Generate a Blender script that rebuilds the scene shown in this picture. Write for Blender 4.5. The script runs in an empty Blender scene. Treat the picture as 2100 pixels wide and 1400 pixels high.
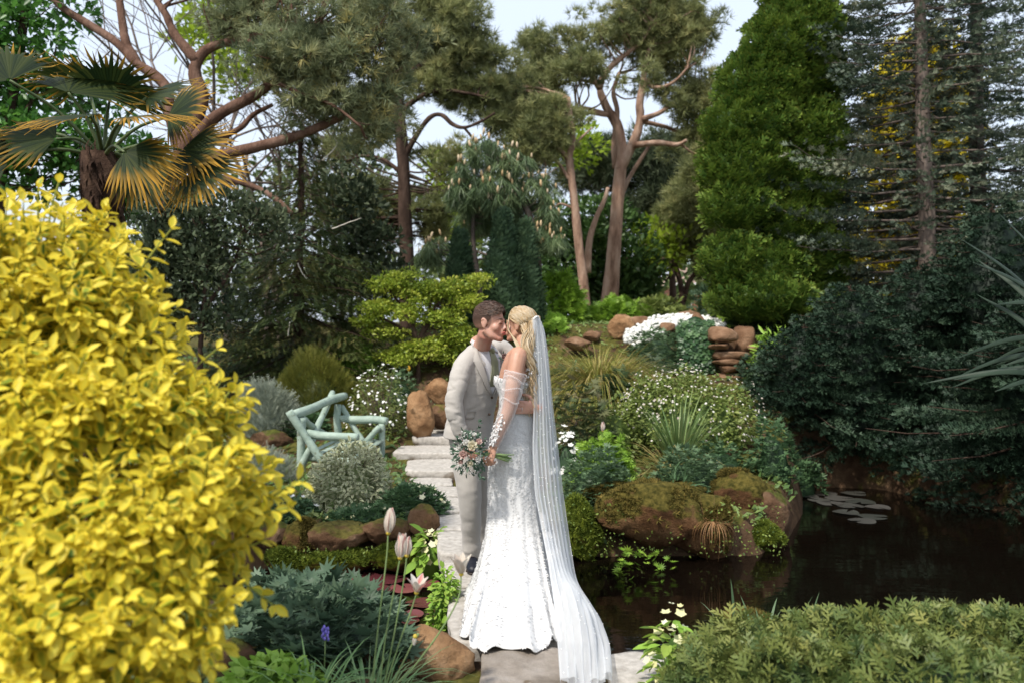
import bpy, math
import numpy as np
from mathutils import Matrix, Vector

# ---------------------------------------------------------------- camera, sky, sun, exposure
SC = bpy.context.scene
COL = SC.collection
FPX, CX, HY, CH = 1633.0, 1050.0, 700.0, 1.54      # focal length in photo pixels, centre, horizon row, eye height
cam_d = bpy.data.cameras.new('camera')
cam = bpy.data.objects.new('camera', cam_d); COL.objects.link(cam)
cam.location = (0, 0, CH); cam.rotation_euler = (math.radians(90), 0, 0)
cam_d.sensor_width = 36; cam_d.lens = FPX / 2100 * 36
cam_d.clip_start = .05; cam_d.clip_end = 2000
cam_d.dof.use_dof = True; cam_d.dof.focus_distance = 5.2; cam_d.dof.aperture_fstop = 2.0
SC.camera = cam
SUN_EL, SUN_AZ = math.radians(53), math.radians(-142)   # azimuth of the sun measured from +Y towards +X
wd = bpy.data.worlds.new('World'); SC.world = wd; wd.use_nodes = True
nt = wd.node_tree; bg = nt.nodes['Background']
sky = nt.nodes.new('ShaderNodeTexSky'); sky.sky_type = 'NISHITA'; sky.sun_disc = False
sky.sun_elevation = SUN_EL; sky.sun_rotation = SUN_AZ
sky.air_density = 1.3; sky.dust_density = 4.5; sky.ozone_density = 1.0
hz = nt.nodes.new('ShaderNodeMixRGB'); hz.inputs[0].default_value = .6; hz.inputs[2].default_value = (7.4, 8.15, 9.3, 1)  # thin high cloud over the whole sky
nt.links.new(sky.outputs[0], hz.inputs[1]); nt.links.new(hz.outputs[0], bg.inputs[0])
bg.inputs[1].default_value = .100
sl = bpy.data.lights.new('sun', 'SUN'); sl.energy = 2.75; sl.angle = math.radians(2.5); sl.color = (1, .945, .86)
so = bpy.data.objects.new('sun', sl); COL.objects.link(so)
sd = Vector((math.sin(SUN_AZ) * math.cos(SUN_EL), math.cos(SUN_AZ) * math.cos(SUN_EL), math.sin(SUN_EL)))
so.rotation_euler = sd.to_track_quat('Z', 'Y').to_euler(); so.location = sd * 40
SC.view_settings.view_transform = 'Standard'; SC.view_settings.look = 'None'
SC.view_settings.exposure = 0.75; SC.view_settings.gamma = 1
SC.render.engine = 'CYCLES'
SC.cycles.max_bounces = 8; SC.cycles.transparent_max_bounces = 24
SC.cycles.diffuse_bounces = 3; SC.cycles.glossy_bounces = 3; SC.cycles.transmission_bounces = 6
SC.cycles.use_denoising = True
SC.cycles.sample_clamp_indirect = 6

# ---------------------------------------------------------------- helpers
rng = np.random.default_rng(11)
A = np.array
def W(px, py, Y):
    """point seen at photo pixel (px,py) standing Y metres in front of the camera"""
    return A([(px - CX) / FPX * Y, Y, CH - (py - HY) / FPX * Y])
def unit(v):
    v = np.asarray(v, float); return v / (np.linalg.norm(v, axis=-1, keepdims=True) + 1e-9)
def sm(a, b, x):
    t = np.clip((x - a) / (b - a), 0, 1); return t * t * (3 - 2 * t)
def vnoise(p, seed=0):
    p = np.asarray(p, float); i = np.floor(p).astype(np.int64); f = p - i; u = f * f * (3 - 2 * f)
    def h(dx, dy, dz):
        n = ((i[..., 0] + dx) * 374761393 + (i[..., 1] + dy) * 668265263 + (i[..., 2] + dz) * 1440662683 + seed * 97531) & 0xffffffff
        n = ((n ^ (n >> 13)) * 1274126177) & 0xffffffff
        return ((n ^ (n >> 16)) & 0xffff) / 65535.0
    ux, uy, uz = u[..., 0], u[..., 1], u[..., 2]
    l = lambda a, b, t: a + (b - a) * t
    return l(l(l(h(0,0,0), h(1,0,0), ux), l(h(0,1,0), h(1,1,0), ux), uy),
             l(l(h(0,0,1), h(1,0,1), ux), l(h(0,1,1), h(1,1,1), ux), uy), uz)
def fbm(p, o=4, seed=0):
    p = np.asarray(p, float); s = 0; a = 1; t = 0
    for k in range(o):
        s = s + a * (vnoise(p * 2 ** k, seed + k) - .5); t += a; a *= .5
    return s / t * 2
def rvec(n): return unit(rng.normal(size=(n, 3)))

class Geo:
    """collects geometry for ONE mesh"""
    def __init__(s): s.V = []; s.T = []; s.Q = []; s.R = []; s.U = []; s.n = 0
    def add(s, V, T=None, Q=None, r=.5, u=0.):
        V = np.asarray(V, float).reshape(-1, 3); k = len(V)
        s.V.append(V)
        if T is not None and len(T): s.T.append(np.asarray(T, np.int64).reshape(-1, 3) + s.n)
        if Q is not None and len(Q): s.Q.append(np.asarray(Q, np.int64).reshape(-1, 4) + s.n)
        s.R.append(np.broadcast_to(np.asarray(r, float), (k,))); s.U.append(np.broadcast_to(np.asarray(u, float), (k,)))
        s.n += k; return s
    def scatter(s, tpl, P, D, N, S, r=None):
        """template copies: P positions, D leaf axis (+Y of the template), N normal (+Z), S sizes"""
        tv, tt, tu = tpl; P = np.asarray(P, float); m = len(P)
        if m == 0: return s
        D = unit(D); X = unit(np.cross(D, N)); Z = np.cross(X, D)
        S = np.broadcast_to(np.asarray(S, float), (m,)) if np.ndim(S) < 2 else S
        Rm = np.stack([X, D, Z], -1)
        if np.ndim(S) == 1: loc = tv[None] * S[:, None, None]
        else: loc = tv[None] * S[:, None, :]
        V = np.einsum('mij,mkj->mki', Rm, loc) + P[:, None]
        T = tt[None] + (np.arange(m) * len(tv))[:, None, None]
        if r is None: r = rng.random(m)
        return s.add(V.reshape(-1, 3), T.reshape(-1, 3), None, np.repeat(r, len(tv)), np.tile(tu, m))
    def tube(s, P, R, n=8, cap=True, r=.5, side=None, u=None):
        """P points, R radii ((k,) or (k,2) elliptical: along 'side', along the other)"""
        P = np.asarray(P, float); k = len(P); R = np.asarray(R, float)
        if R.ndim == 0: R = np.full(k, float(R))
        if R.ndim == 1: R = np.stack([R, R], 1)
        d = np.gradient(P, axis=0); d = unit(d)
        if side is None:
            x = unit(np.cross(d[0], [.31, .17, .93] if abs(d[0][2]) < .9 else [1, .1, 0])); X = [x]
            for j in range(1, k):
                x = X[-1] - d[j] * np.dot(X[-1], d[j]); X.append(unit(x))
            X = A(X)
        else:
            X = np.broadcast_to(np.asarray(side, float), (k, 3)); X = unit(X - d * np.sum(X * d, 1, keepdims=True))
        Yv = np.cross(d, X)
        a = np.arange(n) * 2 * np.pi / n
        V = P[:, None] + X[:, None] * (np.cos(a)[None, :, None] * R[:, 0][:, None, None]) + Yv[:, None] * (np.sin(a)[None, :, None] * R[:, 1][:, None, None])
        i = np.arange(k - 1)[:, None] * n; j = np.arange(n)[None]; j2 = (j + 1) % n
        Q = np.stack([i + j, i + j2, i + n + j2, i + n + j], -1).reshape(-1, 4)
        T = []
        V = V.reshape(-1, 3)
        if cap:
            V = np.vstack([V, P[:1], P[-1:]]); b = k * n
            for q in range(n): T += [(b, (q + 1) % n, q), (b + 1, (k - 1) * n + q, (k - 1) * n + (q + 1) % n)]
        uu = np.repeat(np.linspace(0, 1, k), n) if u is None else np.repeat(u, n)
        if cap: uu = np.concatenate([uu, [0, 1]])
        return s.add(V, T, Q, r, uu)
    def box(s, c, h, Rm=None, r=.5):
        v = A([[x, y, z] for x in (-1, 1) for y in (-1, 1) for z in (-1, 1)], float) * A(h)
        if Rm is not None: v = v @ np.asarray(Rm).T
        return s.add(v + A(c), None, [(0,1,3,2),(4,6,7,5),(0,4,5,1),(2,3,7,6),(0,2,6,4),(1,5,7,3)], r)
    def ball(s, c, rad, n=10, m=7, r=.5, Rm=None):
        th = np.linspace(0, np.pi, m)[1:-1]; ph = np.arange(n) * 2 * np.pi / n
        v = np.stack([np.sin(th)[:, None] * np.cos(ph), np.sin(th)[:, None] * np.sin(ph), np.repeat(np.cos(th)[:, None], n, 1)], -1).reshape(-1, 3)
        v = np.vstack([v, [0, 0, 1], [0, 0, -1]]) * (np.ones(3) * rad)
        if Rm is not None: v = v @ np.asarray(Rm).T
        k = m - 2; Q = [(i * n + j, (i + 1) * n + j, (i + 1) * n + (j + 1) % n, i * n + (j + 1) % n) for i in range(k - 1) for j in range(n)]
        T = [(k * n, j, (j + 1) % n) for j in range(n)] + [(k * n + 1, (k - 1) * n + (j + 1) % n, (k - 1) * n + j) for j in range(n)]
        return s.add(v + A(c), T, Q, r)
    def build(s, name, mat, parent=None, smooth=True, kind=None):
        me = bpy.data.meshes.new(name)
        V = np.concatenate(s.V); T = np.concatenate(s.T) if s.T else np.zeros((0, 3), np.int64); Q = np.concatenate(s.Q) if s.Q else np.zeros((0, 4), np.int64)
        me.vertices.add(len(V)); me.vertices.foreach_set('co', V.astype(np.float32).ravel())
        nl = T.size + Q.size; me.loops.add(nl); me.loops.foreach_set('vertex_index', np.concatenate([T.ravel(), Q.ravel()]).astype(np.int32))
        npoly = len(T) + len(Q); me.polygons.add(npoly)
        st = np.concatenate([np.arange(len(T)) * 3, T.size + np.arange(len(Q)) * 4]).astype(np.int32)
        me.polygons.foreach_set('loop_start', st)
        me.polygons.foreach_set('use_smooth', np.full(npoly, smooth))
        me.update(calc_edges=True)
        for nm, ar in (('rnd', s.R), ('uu', s.U)):
            at = me.attributes.new(nm, 'FLOAT', 'POINT'); at.data.foreach_set('value', np.concatenate(ar).astype(np.float32))
        if mat: me.materials.append(mat)
        return link(name, me, parent, kind)
def link(name, me, parent=None, kind=None):
    o = bpy.data.objects.new(name, me); COL.objects.link(o)
    if parent is not None:
        o.parent = parent      # parts keep world coordinates; only a thing's own Empty stands off the origin
        if parent.parent is None: o.matrix_parent_inverse = Matrix.Translation(-parent.location)
    if kind: o['kind'] = kind
    return o
def thing(name, label, cat, loc=(0, 0, 0), group=None):
    o = bpy.data.objects.new(name, None); COL.objects.link(o); o.location = [float(c) for c in loc]; o.empty_display_size = .2
    return tag(o, label, cat, group)
def tag(o, label, cat, group=None):
    o['label'] = label; o['category'] = cat
    if group: o['group'] = group
    return o
def remesh(geo, name, mat, vox, parent=None, smooth=3, disp=None):
    """union of overlapping closed shapes as one continuous surface"""
    o = geo.build(name, mat)
    m = o.modifiers.new('r', 'REMESH'); m.mode = 'VOXEL'; m.voxel_size = vox; m.use_smooth_shade = True
    if smooth: q = o.modifiers.new('s', 'SMOOTH'); q.iterations = smooth; q.factor = .5
    dg = bpy.context.evaluated_depsgraph_get(); me = bpy.data.meshes.new_from_object(o.evaluated_get(dg))
    bpy.data.objects.remove(o)
    n = len(me.vertices); V = np.zeros(n * 3, np.float32); me.vertices.foreach_get('co', V); V = V.reshape(-1, 3).astype(float)
    if disp is not None:
        N = np.zeros(n * 3, np.float32); me.vertex_normals.foreach_get('vector', N); N = N.reshape(-1, 3)
        V = V + N * disp(V, N)[:, None]; me.vertices.foreach_set('co', V.astype(np.float32).ravel())
    me.polygons.foreach_set('use_smooth', np.ones(len(me.polygons), bool)); me.update()
    me.materials.clear(); me.materials.append(mat)
    return link(name, me, parent)
def curve(P, n=None, wob=0., seed=0):
    """smooth curve through points (Catmull-Rom), n samples per span"""
    P = np.asarray(P, float); n = n or 5
    Q = np.vstack([2 * P[0] - P[1], P, 2 * P[-1] - P[-2]]); out = []
    for i in range(1, len(Q) - 2):
        t = np.linspace(0, 1, n, endpoint=False)[:, None]
        a, b, c, d = Q[i - 1], Q[i], Q[i + 1], Q[i + 2]
        out.append(.5 * (2 * b + (c - a) * t + (2 * a - 5 * b + 4 * c - d) * t ** 2 + (3 * b - a - 3 * c + d) * t ** 3))
    out = np.vstack(out + [P[-1:]])
    if wob:
        s = np.arange(len(out)) * .7
        out = out + wob * np.stack([fbm(np.stack([s, s * 0 + k * 7.3 + seed, s * 0], 1), 2, seed + k) for k in range(3)], 1)
    return out

# ---------------------------------------------------------------- leaf templates (vertices, triangles, u)
def t_leaf(w=.45, curl=.12, fold=.08, pts=3):
    """leaf along +Y, u = 1 at the margin and 0 on the midrib"""
    ys = np.linspace(0, 1, pts + 2); V = [[0, 0, 0]]; U = [1.]
    for y in ys[1:-1]:
        hw = w * .5 * math.sin(math.pi * min(1, y * .98 + .02)) ** .8
        z = -curl * y * y
        V += [[-hw, y, z + fold * hw / w], [0, y, z - fold * .5], [hw, y, z + fold * hw / w]]; U += [1, 0, 1]
    V.append([0, 1, -curl]); U.append(1.)
    T = [(0, 2, 1), (0, 3, 2)]
    for i in range(pts - 1):
        a = 1 + 3 * i; T += [(a, a + 1, a + 4), (a, a + 4, a + 3), (a + 1, a + 2, a + 5), (a + 1, a + 5, a + 4)]
    a = 1 + 3 * (pts - 1); e = len(V) - 1; T += [(a, a + 1, e), (a + 1, a + 2, e)]
    return A(V, float), A(T), A(U, float)
def t_diamond(w=.5, z=.1):
    return A([[0, 0, 0], [-w / 2, .5, z], [w / 2, .5, z], [0, 1, 0]], float), A([(0, 2, 1), (1, 2, 3)]), A([0, .5, .5, 1.])
def t_burst(n=14, w=.09, spread=1.2, seed=1, droop=0.):
    """tuft of needles about +Y"""
    g = np.random.default_rng(seed); V = []; T = []; U = []
    for i in range(n):
        th = spread * math.sqrt((i + .5) / n); ph = i * 2.39996 + g.random() * .5
        d = A([math.sin(th) * math.cos(ph), math.cos(th), math.sin(th) * math.sin(ph)]) * (.75 + .4 * g.random())
        s = unit(np.cross(d, g.normal(size=3))) * w * .5
        k = len(V); e = d.copy(); e[2] -= droop * .0
        V += [d * .08 - s, d * .08 + s, e]; U += [0, 0, 1]; T.append((k, k + 1, k + 2))
    return A(V, float), A(T), A(U, float)
def t_spray(n=9, ang=.9, nl=.28, w=.055, flat=.5, seed=2):
    """needled twig along +Y with side needles"""
    g = np.random.default_rng(seed); V = [[-.014, 0, 0], [.014, 0, 0], [0, 1, 0]]; T = [(0, 1, 2)]; U = [.0, .0, .8]
    for i in range(n):
        y = (i + .4) / n
        for sgn in (-1, 1):
            ph = (g.random() - .5) * 2 * (1 - flat) * 1.5
            d = A([sgn * math.sin(ang) * math.cos(ph), math.cos(ang), math.sin(ang) * math.sin(ph) + .25]); d = d / np.linalg.norm(d) * nl * (1.1 - .55 * y) * (.8 + .4 * g.random())
            b = A([0, y * .95, 0]); s = A([0, 1, .3]) * w * .5; k = len(V)
            V += [b - s, b + s, b + d]; U += [.2, .2, .5 + .5 * y]; T.append((k, k + 1, k + 2))
    return A(V, float), A(T), A(U, float)
def t_frond(n=6, seed=3, w=.13):
    """flat feathery cypress spray"""
    g = np.random.default_rng(seed); V = []; T = []; U = []
    def blade(a, b, ww):
        k = len(V); d = b - a; s = unit(np.cross(d, [0, 0, 1])) * ww
        V.extend([a - s * .5, a + s * .5, a + d * .6 + s * .8, b, a + d * .6 - s * .8]); U.extend([0, 0, .6, 1, .6])
        T.extend([(k, k + 1, k + 2), (k, k + 2, k + 4), (k + 4, k + 2, k + 3)])
    blade(A([0, 0, 0.]), A([0, 1, -.12]), w * .6)
    for i in range(n):
        y = .15 + .7 * i / n; sg = 1 if i % 2 else -1
        L = .5 * (1.05 - y) + .12
        blade(A([0, y, -.1 * y * y]), A([sg * L * .8, y + L * .75, -.16 * y + (g.random() - .5) * .15]), w * .6)
    return A(V, float), A(T), A(U, float)
def t_palm(lobes=5, cut=.45, cup=.15, teeth=True):
    """palmately cut leaf in the XY plane, stalk at the origin, centre at y=.45"""
    V = [[0, .42, -cup]]; U = [0.]; m = lobes * 4
    for i in range(m + 1):
        a = -2.6 + 5.2 * i / m; q = i % 4
        r = {0: cut * .5, 1: .46, 2: .55, 3: .46}[q] if teeth else (cut * .5 if q == 0 else .5)
        r *= 1 - .25 * abs(a) / 2.6
        V.append([math.sin(a) * r, .42 + math.cos(a) * r, cup * (r - .3)]); U.append(1.)
    T = [(0, i + 1, i) for i in range(1, m + 1)]
    return A(V, float), A(T), A(U, float)
def t_blade(k=5, w=.02, bend=.5):
    """grass blade along +Y bending towards -Z"""
    V = []; T = []; U = []
    for i in range(k):
        t = i / (k - 1); y = t - bend * .35 * t ** 3; z = -bend * t * t * .75; ww = w * (1 - t ** 2.5) + .001
        V += [[-ww / 2, y, z], [ww / 2, y, z]]; U += [t, t]
        if i: a = 2 * i - 2; T += [(a, a + 1, a + 3), (a, a + 3, a + 2)]
    return A(V, float), A(T), A(U, float)

# ---------------------------------------------------------------- materials
def nodes(name):
    m = bpy.data.materials.new(name); m.use_nodes = True; t = m.node_tree; return m, t, t.nodes['Principled BSDF'], t.nodes.new, t.links.new
def ramp(t, stops):
    r = t.nodes.new('ShaderNodeValToRGB'); e = r.color_ramp.elements
    while len(e) > 1: e.remove(e[-1])
    e[0].position = stops[0][0]; e[0].color = (*stops[0][1], 1)
    for p, c in stops[1:]: q = e.new(p); q.color = (*c, 1)
    return r
def S(r, g, b):
    """sRGB 0-255 to linear"""
    f = lambda c: (c / 255 / 12.92) if c / 255 <= .04045 else ((c / 255 + .055) / 1.055) ** 2.4
    return (f(r), f(g), f(b))
def leafmat(name, cols, tr=.3, rough=.5, spec=.35, margin=None, tip=None, patch=None):
    """leaf colour by the leaf's own random value; margin/tip: second colour by u"""
    m, t, b, new, ln = nodes(name)
    cols = [tuple(x * (1.75 if max(q) < .3 else 1) for x in q) for q in cols]
    at = new('ShaderNodeAttribute'); at.attribute_name = 'rnd'
    r = ramp(t, [(i / max(1, len(cols) - 1), c) for i, c in enumerate(cols)]); ln(at.outputs['Fac'], r.inputs[0]); c = r.outputs[0]
    if patch:
        tc = new('ShaderNodeTexCoord'); nz = new('ShaderNodeTexNoise'); nz.inputs['Scale'].default_value = patch[0]; nz.inputs['Detail'].default_value = 2
        ln(tc.outputs['Object'], nz.inputs['Vector']); rr = ramp(t, [(.42, (0, 0, 0)), (.62, (1, 1, 1))]); ln(nz.outputs[0], rr.inputs[0])
        mx = new('ShaderNodeMixRGB'); ln(rr.outputs[0], mx.inputs[0]); ln(c, mx.inputs[1]); mx.inputs[2].default_value = (*patch[1], 1); c = mx.outputs[0]
    sec = margin or tip
    if sec:
        au = new('ShaderNodeAttribute'); au.attribute_name = 'uu'
        rr = ramp(t, [(sec[1], (0, 0, 0)), (sec[2], (1, 1, 1))]); ln(au.outputs['Fac'], rr.inputs[0])
        mx = new('ShaderNodeMixRGB'); ln(rr.outputs[0], mx.inputs[0]); ln(c, mx.inputs[1]); mx.inputs[2].default_value = (*sec[0], 1); c = mx.outputs[0]
    ln(c, b.inputs['Base Color']); b.inputs['Roughness'].default_value = rough; b.inputs['Specular IOR Level'].default_value = spec
    tn = new('ShaderNodeBsdfTranslucent'); ln(c, tn.inputs[0])
    ms = new('ShaderNodeMixShader'); ms.inputs[0].default_value = tr; ln(b.outputs[0], ms.inputs[1]); ln(tn.outputs[0], ms.inputs[2])
    ln(ms.outputs[0], t.nodes['Material Output'].inputs[0]); return m
def surf(name, stops, scale=4, detail=6, rough=.8, bump=.3, bscale=None, spec=.3, moss=None, stretch=None, metallic=0, dist=.02, white=None):
    """noise-coloured surface with relief; moss = (colour, colour2, amount): growth, or painted paler slab tops, on upward faces"""
    m, t, b, new, ln = nodes(name)
    tc = new('ShaderNodeTexCoord'); v = tc.outputs['Object']
    if stretch: mp = new('ShaderNodeMapping'); mp.inputs['Scale'].default_value = stretch; ln(v, mp.inputs[0]); v = mp.outputs[0]
    nz = new('ShaderNodeTexNoise'); nz.inputs['Scale'].default_value = scale; nz.inputs['Detail'].default_value = detail; nz.inputs['Roughness'].default_value = .62; ln(v, nz.inputs['Vector'])
    r = ramp(t, stops); ln(nz.outputs[0], r.inputs[0]); c = r.outputs[0]
    n2 = new('ShaderNodeTexNoise'); n2.inputs['Scale'].default_value = bscale or scale * 5; n2.inputs['Detail'].default_value = 8; n2.inputs['Roughness'].default_value = .7; ln(v, n2.inputs['Vector'])
    if white:
        n4 = new('ShaderNodeTexNoise'); n4.inputs['Scale'].default_value = white[1]; n4.inputs['Detail'].default_value = 5; ln(tc.outputs['Object'], n4.inputs['Vector'])
        rr = ramp(t, [(white[2], (0, 0, 0)), (white[2] + .06, (1, 1, 1))]); ln(n4.outputs[0], rr.inputs[0])
        mx = new('ShaderNodeMixRGB'); ln(rr.outputs[0], mx.inputs[0]); ln(c, mx.inputs[1]); mx.inputs[2].default_value = (*white[0], 1); c = mx.outputs[0]
    if moss:
        ge = new('ShaderNodeNewGeometry'); sx = new('ShaderNodeSeparateXYZ'); ln(ge.outputs['Normal'], sx.inputs[0])
        n3 = new('ShaderNodeTexNoise'); n3.inputs['Scale'].default_value = 5; n3.inputs['Detail'].default_value = 6; ln(tc.outputs['Object'], n3.inputs['Vector'])
        ma = new('ShaderNodeMath'); ma.operation = 'MULTIPLY_ADD'; ln(sx.outputs[2], ma.inputs[0]); ma.inputs[1].default_value = .35; ln(n3.outputs[0], ma.inputs[2])
        rr = ramp(t, [(1 - moss[2] - .06, (0, 0, 0)), (1 - moss[2] + .08, (1, 1, 1))]); ln(ma.outputs[0], rr.inputs[0])
        mc = ramp(t, [(.35, moss[0]), (.65, moss[1])]); n5 = new('ShaderNodeTexNoise'); n5.inputs['Scale'].default_value = 22; n5.inputs['Detail'].default_value = 4; ln(tc.outputs['Object'], n5.inputs['Vector']); ln(n5.outputs[0], mc.inputs[0])
        mx = new('ShaderNodeMixRGB'); ln(rr.outputs[0], mx.inputs[0]); ln(c, mx.inputs[1]); ln(mc.outputs[0], mx.inputs[2]); c = mx.outputs[0]
    ln(c, b.inputs['Base Color']); b.inputs['Roughness'].default_value = rough; b.inputs['Specular IOR Level'].default_value = spec; b.inputs['Metallic'].default_value = metallic
    bp = new('ShaderNodeBump'); bp.inputs['Strength'].default_value = bump; bp.inputs['Distance'].default_value = dist; ln(n2.outputs[0], bp.inputs['Height']); ln(bp.outputs[0], b.inputs['Normal'])
    return m
# ---------------------------------------------------------------- ground, pond, path, rocks
import bmesh
POND = A([(-3.6,5.2),(-1.2,4.9),(-.4,4.15),(.45,4.15),(1.2,4.4),(3,4.1),(7,3.8),(8.2,5),(6.6,7.2),(5.4,9.0),(4.7,10.3),(3.8,10.5),(3.2,8.8),(2.7,7.7),(2.2,7.05),(.3,7.0),(-.3,6.75),(-1,6.6),(-3.6,6.65)])
WATER_Z = -.36
def pond_d(x, y):
    """distance inside the pond edge (negative outside)"""
    x = np.asarray(x, float); y = np.asarray(y, float); d = np.full(x.shape, 1e9); ins = np.zeros(x.shape, bool)
    for i in range(len(POND)):
        a, b = POND[i], POND[(i + 1) % len(POND)]; e = b - a
        t = np.clip(((x - a[0]) * e[0] + (y - a[1]) * e[1]) / (e @ e), 0, 1)
        d = np.minimum(d, np.hypot(x - a[0] - t * e[0], y - a[1] - t * e[1]))
        c = ((a[1] > y) != (b[1] > y)) & (x < (b[0] - a[0]) * (y - a[1]) / (b[1] - a[1] + 1e-12) + a[0]); ins ^= c
    return np.where(ins, d, -d)
def path_x(y): return np.interp(y, [3, 4, 5, 6, 7, 8.4, 10, 11.6, 13, 16], [.1, .1, .06, -.08, -.2, -.3, -.75, -.9, -1.2, -2.5])
def H(x, y):
    """height of the land"""
    x = np.asarray(x, float); y = np.asarray(y, float)
    left = np.interp(y, [9.5, 10.2, 10.9, 11.6, 12.1, 12.6, 13.2, 14.8, 60], [.02, .05, .30, .54, .78, .98, 1.13, 1.35, 3.0])
    right = np.interp(y, [7.3, 8, 8.75, 9.7, 10.4, 11.1, 12.2, 13.4, 14, 60], [-.06, .03, .17, .33, .58, .85, 1.14, 1.70, 1.83, 3.5])
    k = sm(-.7, .9, x - path_x(y)); z = left * (1 - k) + right * k
    far = sm(3.4, 5.4, x) * (1 - sm(16, 22, y)); z = z * (1 - far) + far * (.12 + .14 * np.clip(y - 11, 0, 12))
    pz = np.interp(y, [8, 9, 9.1, 9.9, 10, 10.7, 10.8, 11.6, 13, 15], [-.03, -.03, .03, .03, .1, .1, .21, .21, .6, 1.2])
    pw = 1 - sm(.5, .85, np.abs(x - path_x(y))); pw = pw * (1 - sm(11.6, 13, y)) * (y > 2)
    z = z * (1 - pw) + (pz - .02) * pw
    q = np.stack([x * .9, y * .9, x * 0], -1); z = z + .06 * fbm(q, 3, 5) * (1 - pw)
    z = np.where(y < 4.2, z + np.where(x < 0, .08, -.06) * (1 - pw), z)
    e = sm(-.18, .22, pond_d(x, y)); return z * (1 - e) + e * -1.0
def g1(a, b, n, k):
    t = np.linspace(-1, 1, n); s = np.sinh(k * t) / math.sinh(k); return np.where(s < 0, s * -a, s * b)
gx = g1(-150, 150, 240, 5.2); gy = np.concatenate([np.linspace(-12, 2.6, 14), np.arange(2.8, 15, .12), 15 + np.geomspace(.1, 500, 50)])
X, Yg = np.meshgrid(gx, gy); Z = H(X, Yg)
nX, nY = len(gx), len(gy); i = np.arange(nY - 1)[:, None] * nX + np.arange(nX - 1)[None]
soil = surf('soil', [(.3, (.03, .018, .011)), (.5, (.075, .045, .026)), (.7, (.13, .085, .05))], 3.0, 8, .95, .8, 30, .1, ((.05, .055, .012), (.11, .10, .025), .22), dist=.03)
g = Geo(); g.add(np.stack([X, Yg, Z], -1).reshape(-1, 3), None, np.stack([i, i + 1, i + nX + 1, i + nX], -1).reshape(-1, 4))
o = g.build('ground', soil); o['kind'] = 'structure'; o['label'] = 'dark garden soil with moss and dry needles rising behind the pond'
# water
m, t, b, new, ln = nodes('pond_water')
b.inputs['Base Color'].default_value = (.0035, .0024, .0016, 1); b.inputs['Roughness'].default_value = .03; b.inputs['IOR'].default_value = 1.33
nz = new('ShaderNodeTexNoise'); nz.inputs['Scale'].default_value = 5; nz.inputs['Detail'].default_value = 3
mp = new('ShaderNodeMapping'); mp.inputs['Scale'].default_value = (.6, 2.2, 1); tc = new('ShaderNodeTexCoord'); ln(tc.outputs['Object'], mp.inputs[0]); ln(mp.outputs[0], nz.inputs['Vector'])
bp = new('ShaderNodeBump'); bp.inputs['Strength'].default_value = .10; bp.inputs['Distance'].default_value = .02; ln(nz.outputs[0], bp.inputs['Height']); ln(bp.outputs[0], b.inputs['Normal'])
g = Geo(); g.add([(-5, 3, WATER_Z), (14, 3, WATER_Z), (14, 12.5, WATER_Z), (-5, 12.5, WATER_Z)], None, [(0, 1, 2, 3)])
o = g.build('water', m); o['kind'] = 'structure'; o['label'] = 'still dark brown water of the garden pond'

# ---- rocks
_ico = {}
def ico(k):
    if k not in _ico:
        bm = bmesh.new(); bmesh.ops.create_icosphere(bm, subdivisions=k, radius=1)
        _ico[k] = (A([v.co[:] for v in bm.verts]), A([[v.index for v in f.verts] for f in bm.faces])); bm.free()
    return _ico[k]
def rockmesh(c, r, seed, sub=4, cuts=9, rough=.22, box=.0):
    v, t = ico(sub); g = np.random.default_rng(seed); v = v.copy()
    if box: v = np.sign(v) * np.abs(v) ** (1 - box); v = v / np.abs(v).max()
    p = v * (1 + rough * fbm(v * 1.3 + seed * 3.1, 3, seed)[:, None])
    for n in unit(g.normal(size=(cuts, 3))):
        d = p @ n; lim = .62 + .25 * g.random(); p = p - n * (np.clip(d - lim, 0, None) * .82)[:, None]
    rg = np.abs(fbm(v * 2.6 + seed * 1.7, 3, seed + 5)); p = p * (1 + .06 * fbm(v * 5 + seed, 4, seed + 9) - .16 * np.clip(.16 - rg, 0, 1) / .16 * .55)[:, None]
    a = g.random() * 6.28; R = A([[math.cos(a), -math.sin(a), 0], [math.sin(a), math.cos(a), 0], [0, 0, 1]])
    if box: R = np.eye(3)
    return (p @ R.T) * A(r) + A(c), t
sand = surf('sandstone', [(.25, (.04, .022, .012)), (.42, (.11, .06, .032)), (.58, (.19, .11, .062)), (.75, (.28, .19, .125))], 3.2, 8, .92, .9, 16, .15, ((.07, .06, .015), (.14, .12, .03), .30), dist=.04)
sandbare = surf('bare_sandstone', [(.25, (.065, .034, .018)), (.42, (.15, .082, .045)), (.58, (.25, .15, .09)), (.75, (.34, .24, .165))], 3.2, 8, .92, .9, 16, .15, dist=.04)
mossy = surf('mossy_rock', [(.3, (.035, .018, .010)), (.5, (.12, .06, .028)), (.7, (.23, .13, .065))], 3.0, 8, .95, 1.0, 18, .1, ((.04, .038, .008), (.13, .105, .025), .47), dist=.05, white=((.5, .46, .4), 2.3, .70))
orangerock = surf('orange_sandstone', [(.25, (.10, .05, .025)), (.42, (.23, .125, .06)), (.58, (.33, .195, .10)), (.75, (.42, .29, .18))], 3.6, 8, .92, .9, 20, .15, dist=.04, white=((.12, .07, .035), 5, .62))
darkrock = surf('dark_rock', [(.3, (.035, .02, .012)), (.55, (.10, .055, .03)), (.8, (.2, .13, .08))], 4, 8, .92, .8, 18, .15, ((.05, .055, .01), (.09, .1, .02), .25), dist=.04)
greenrock = surf('green_mossy_rock', [(.3, (.03, .02, .008)), (.6, (.10, .06, .02))], 4, 6, .95, 1.0, 26, .1, ((.035, .05, .005), (.13, .16, .015), .70), dist=.05)
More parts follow.
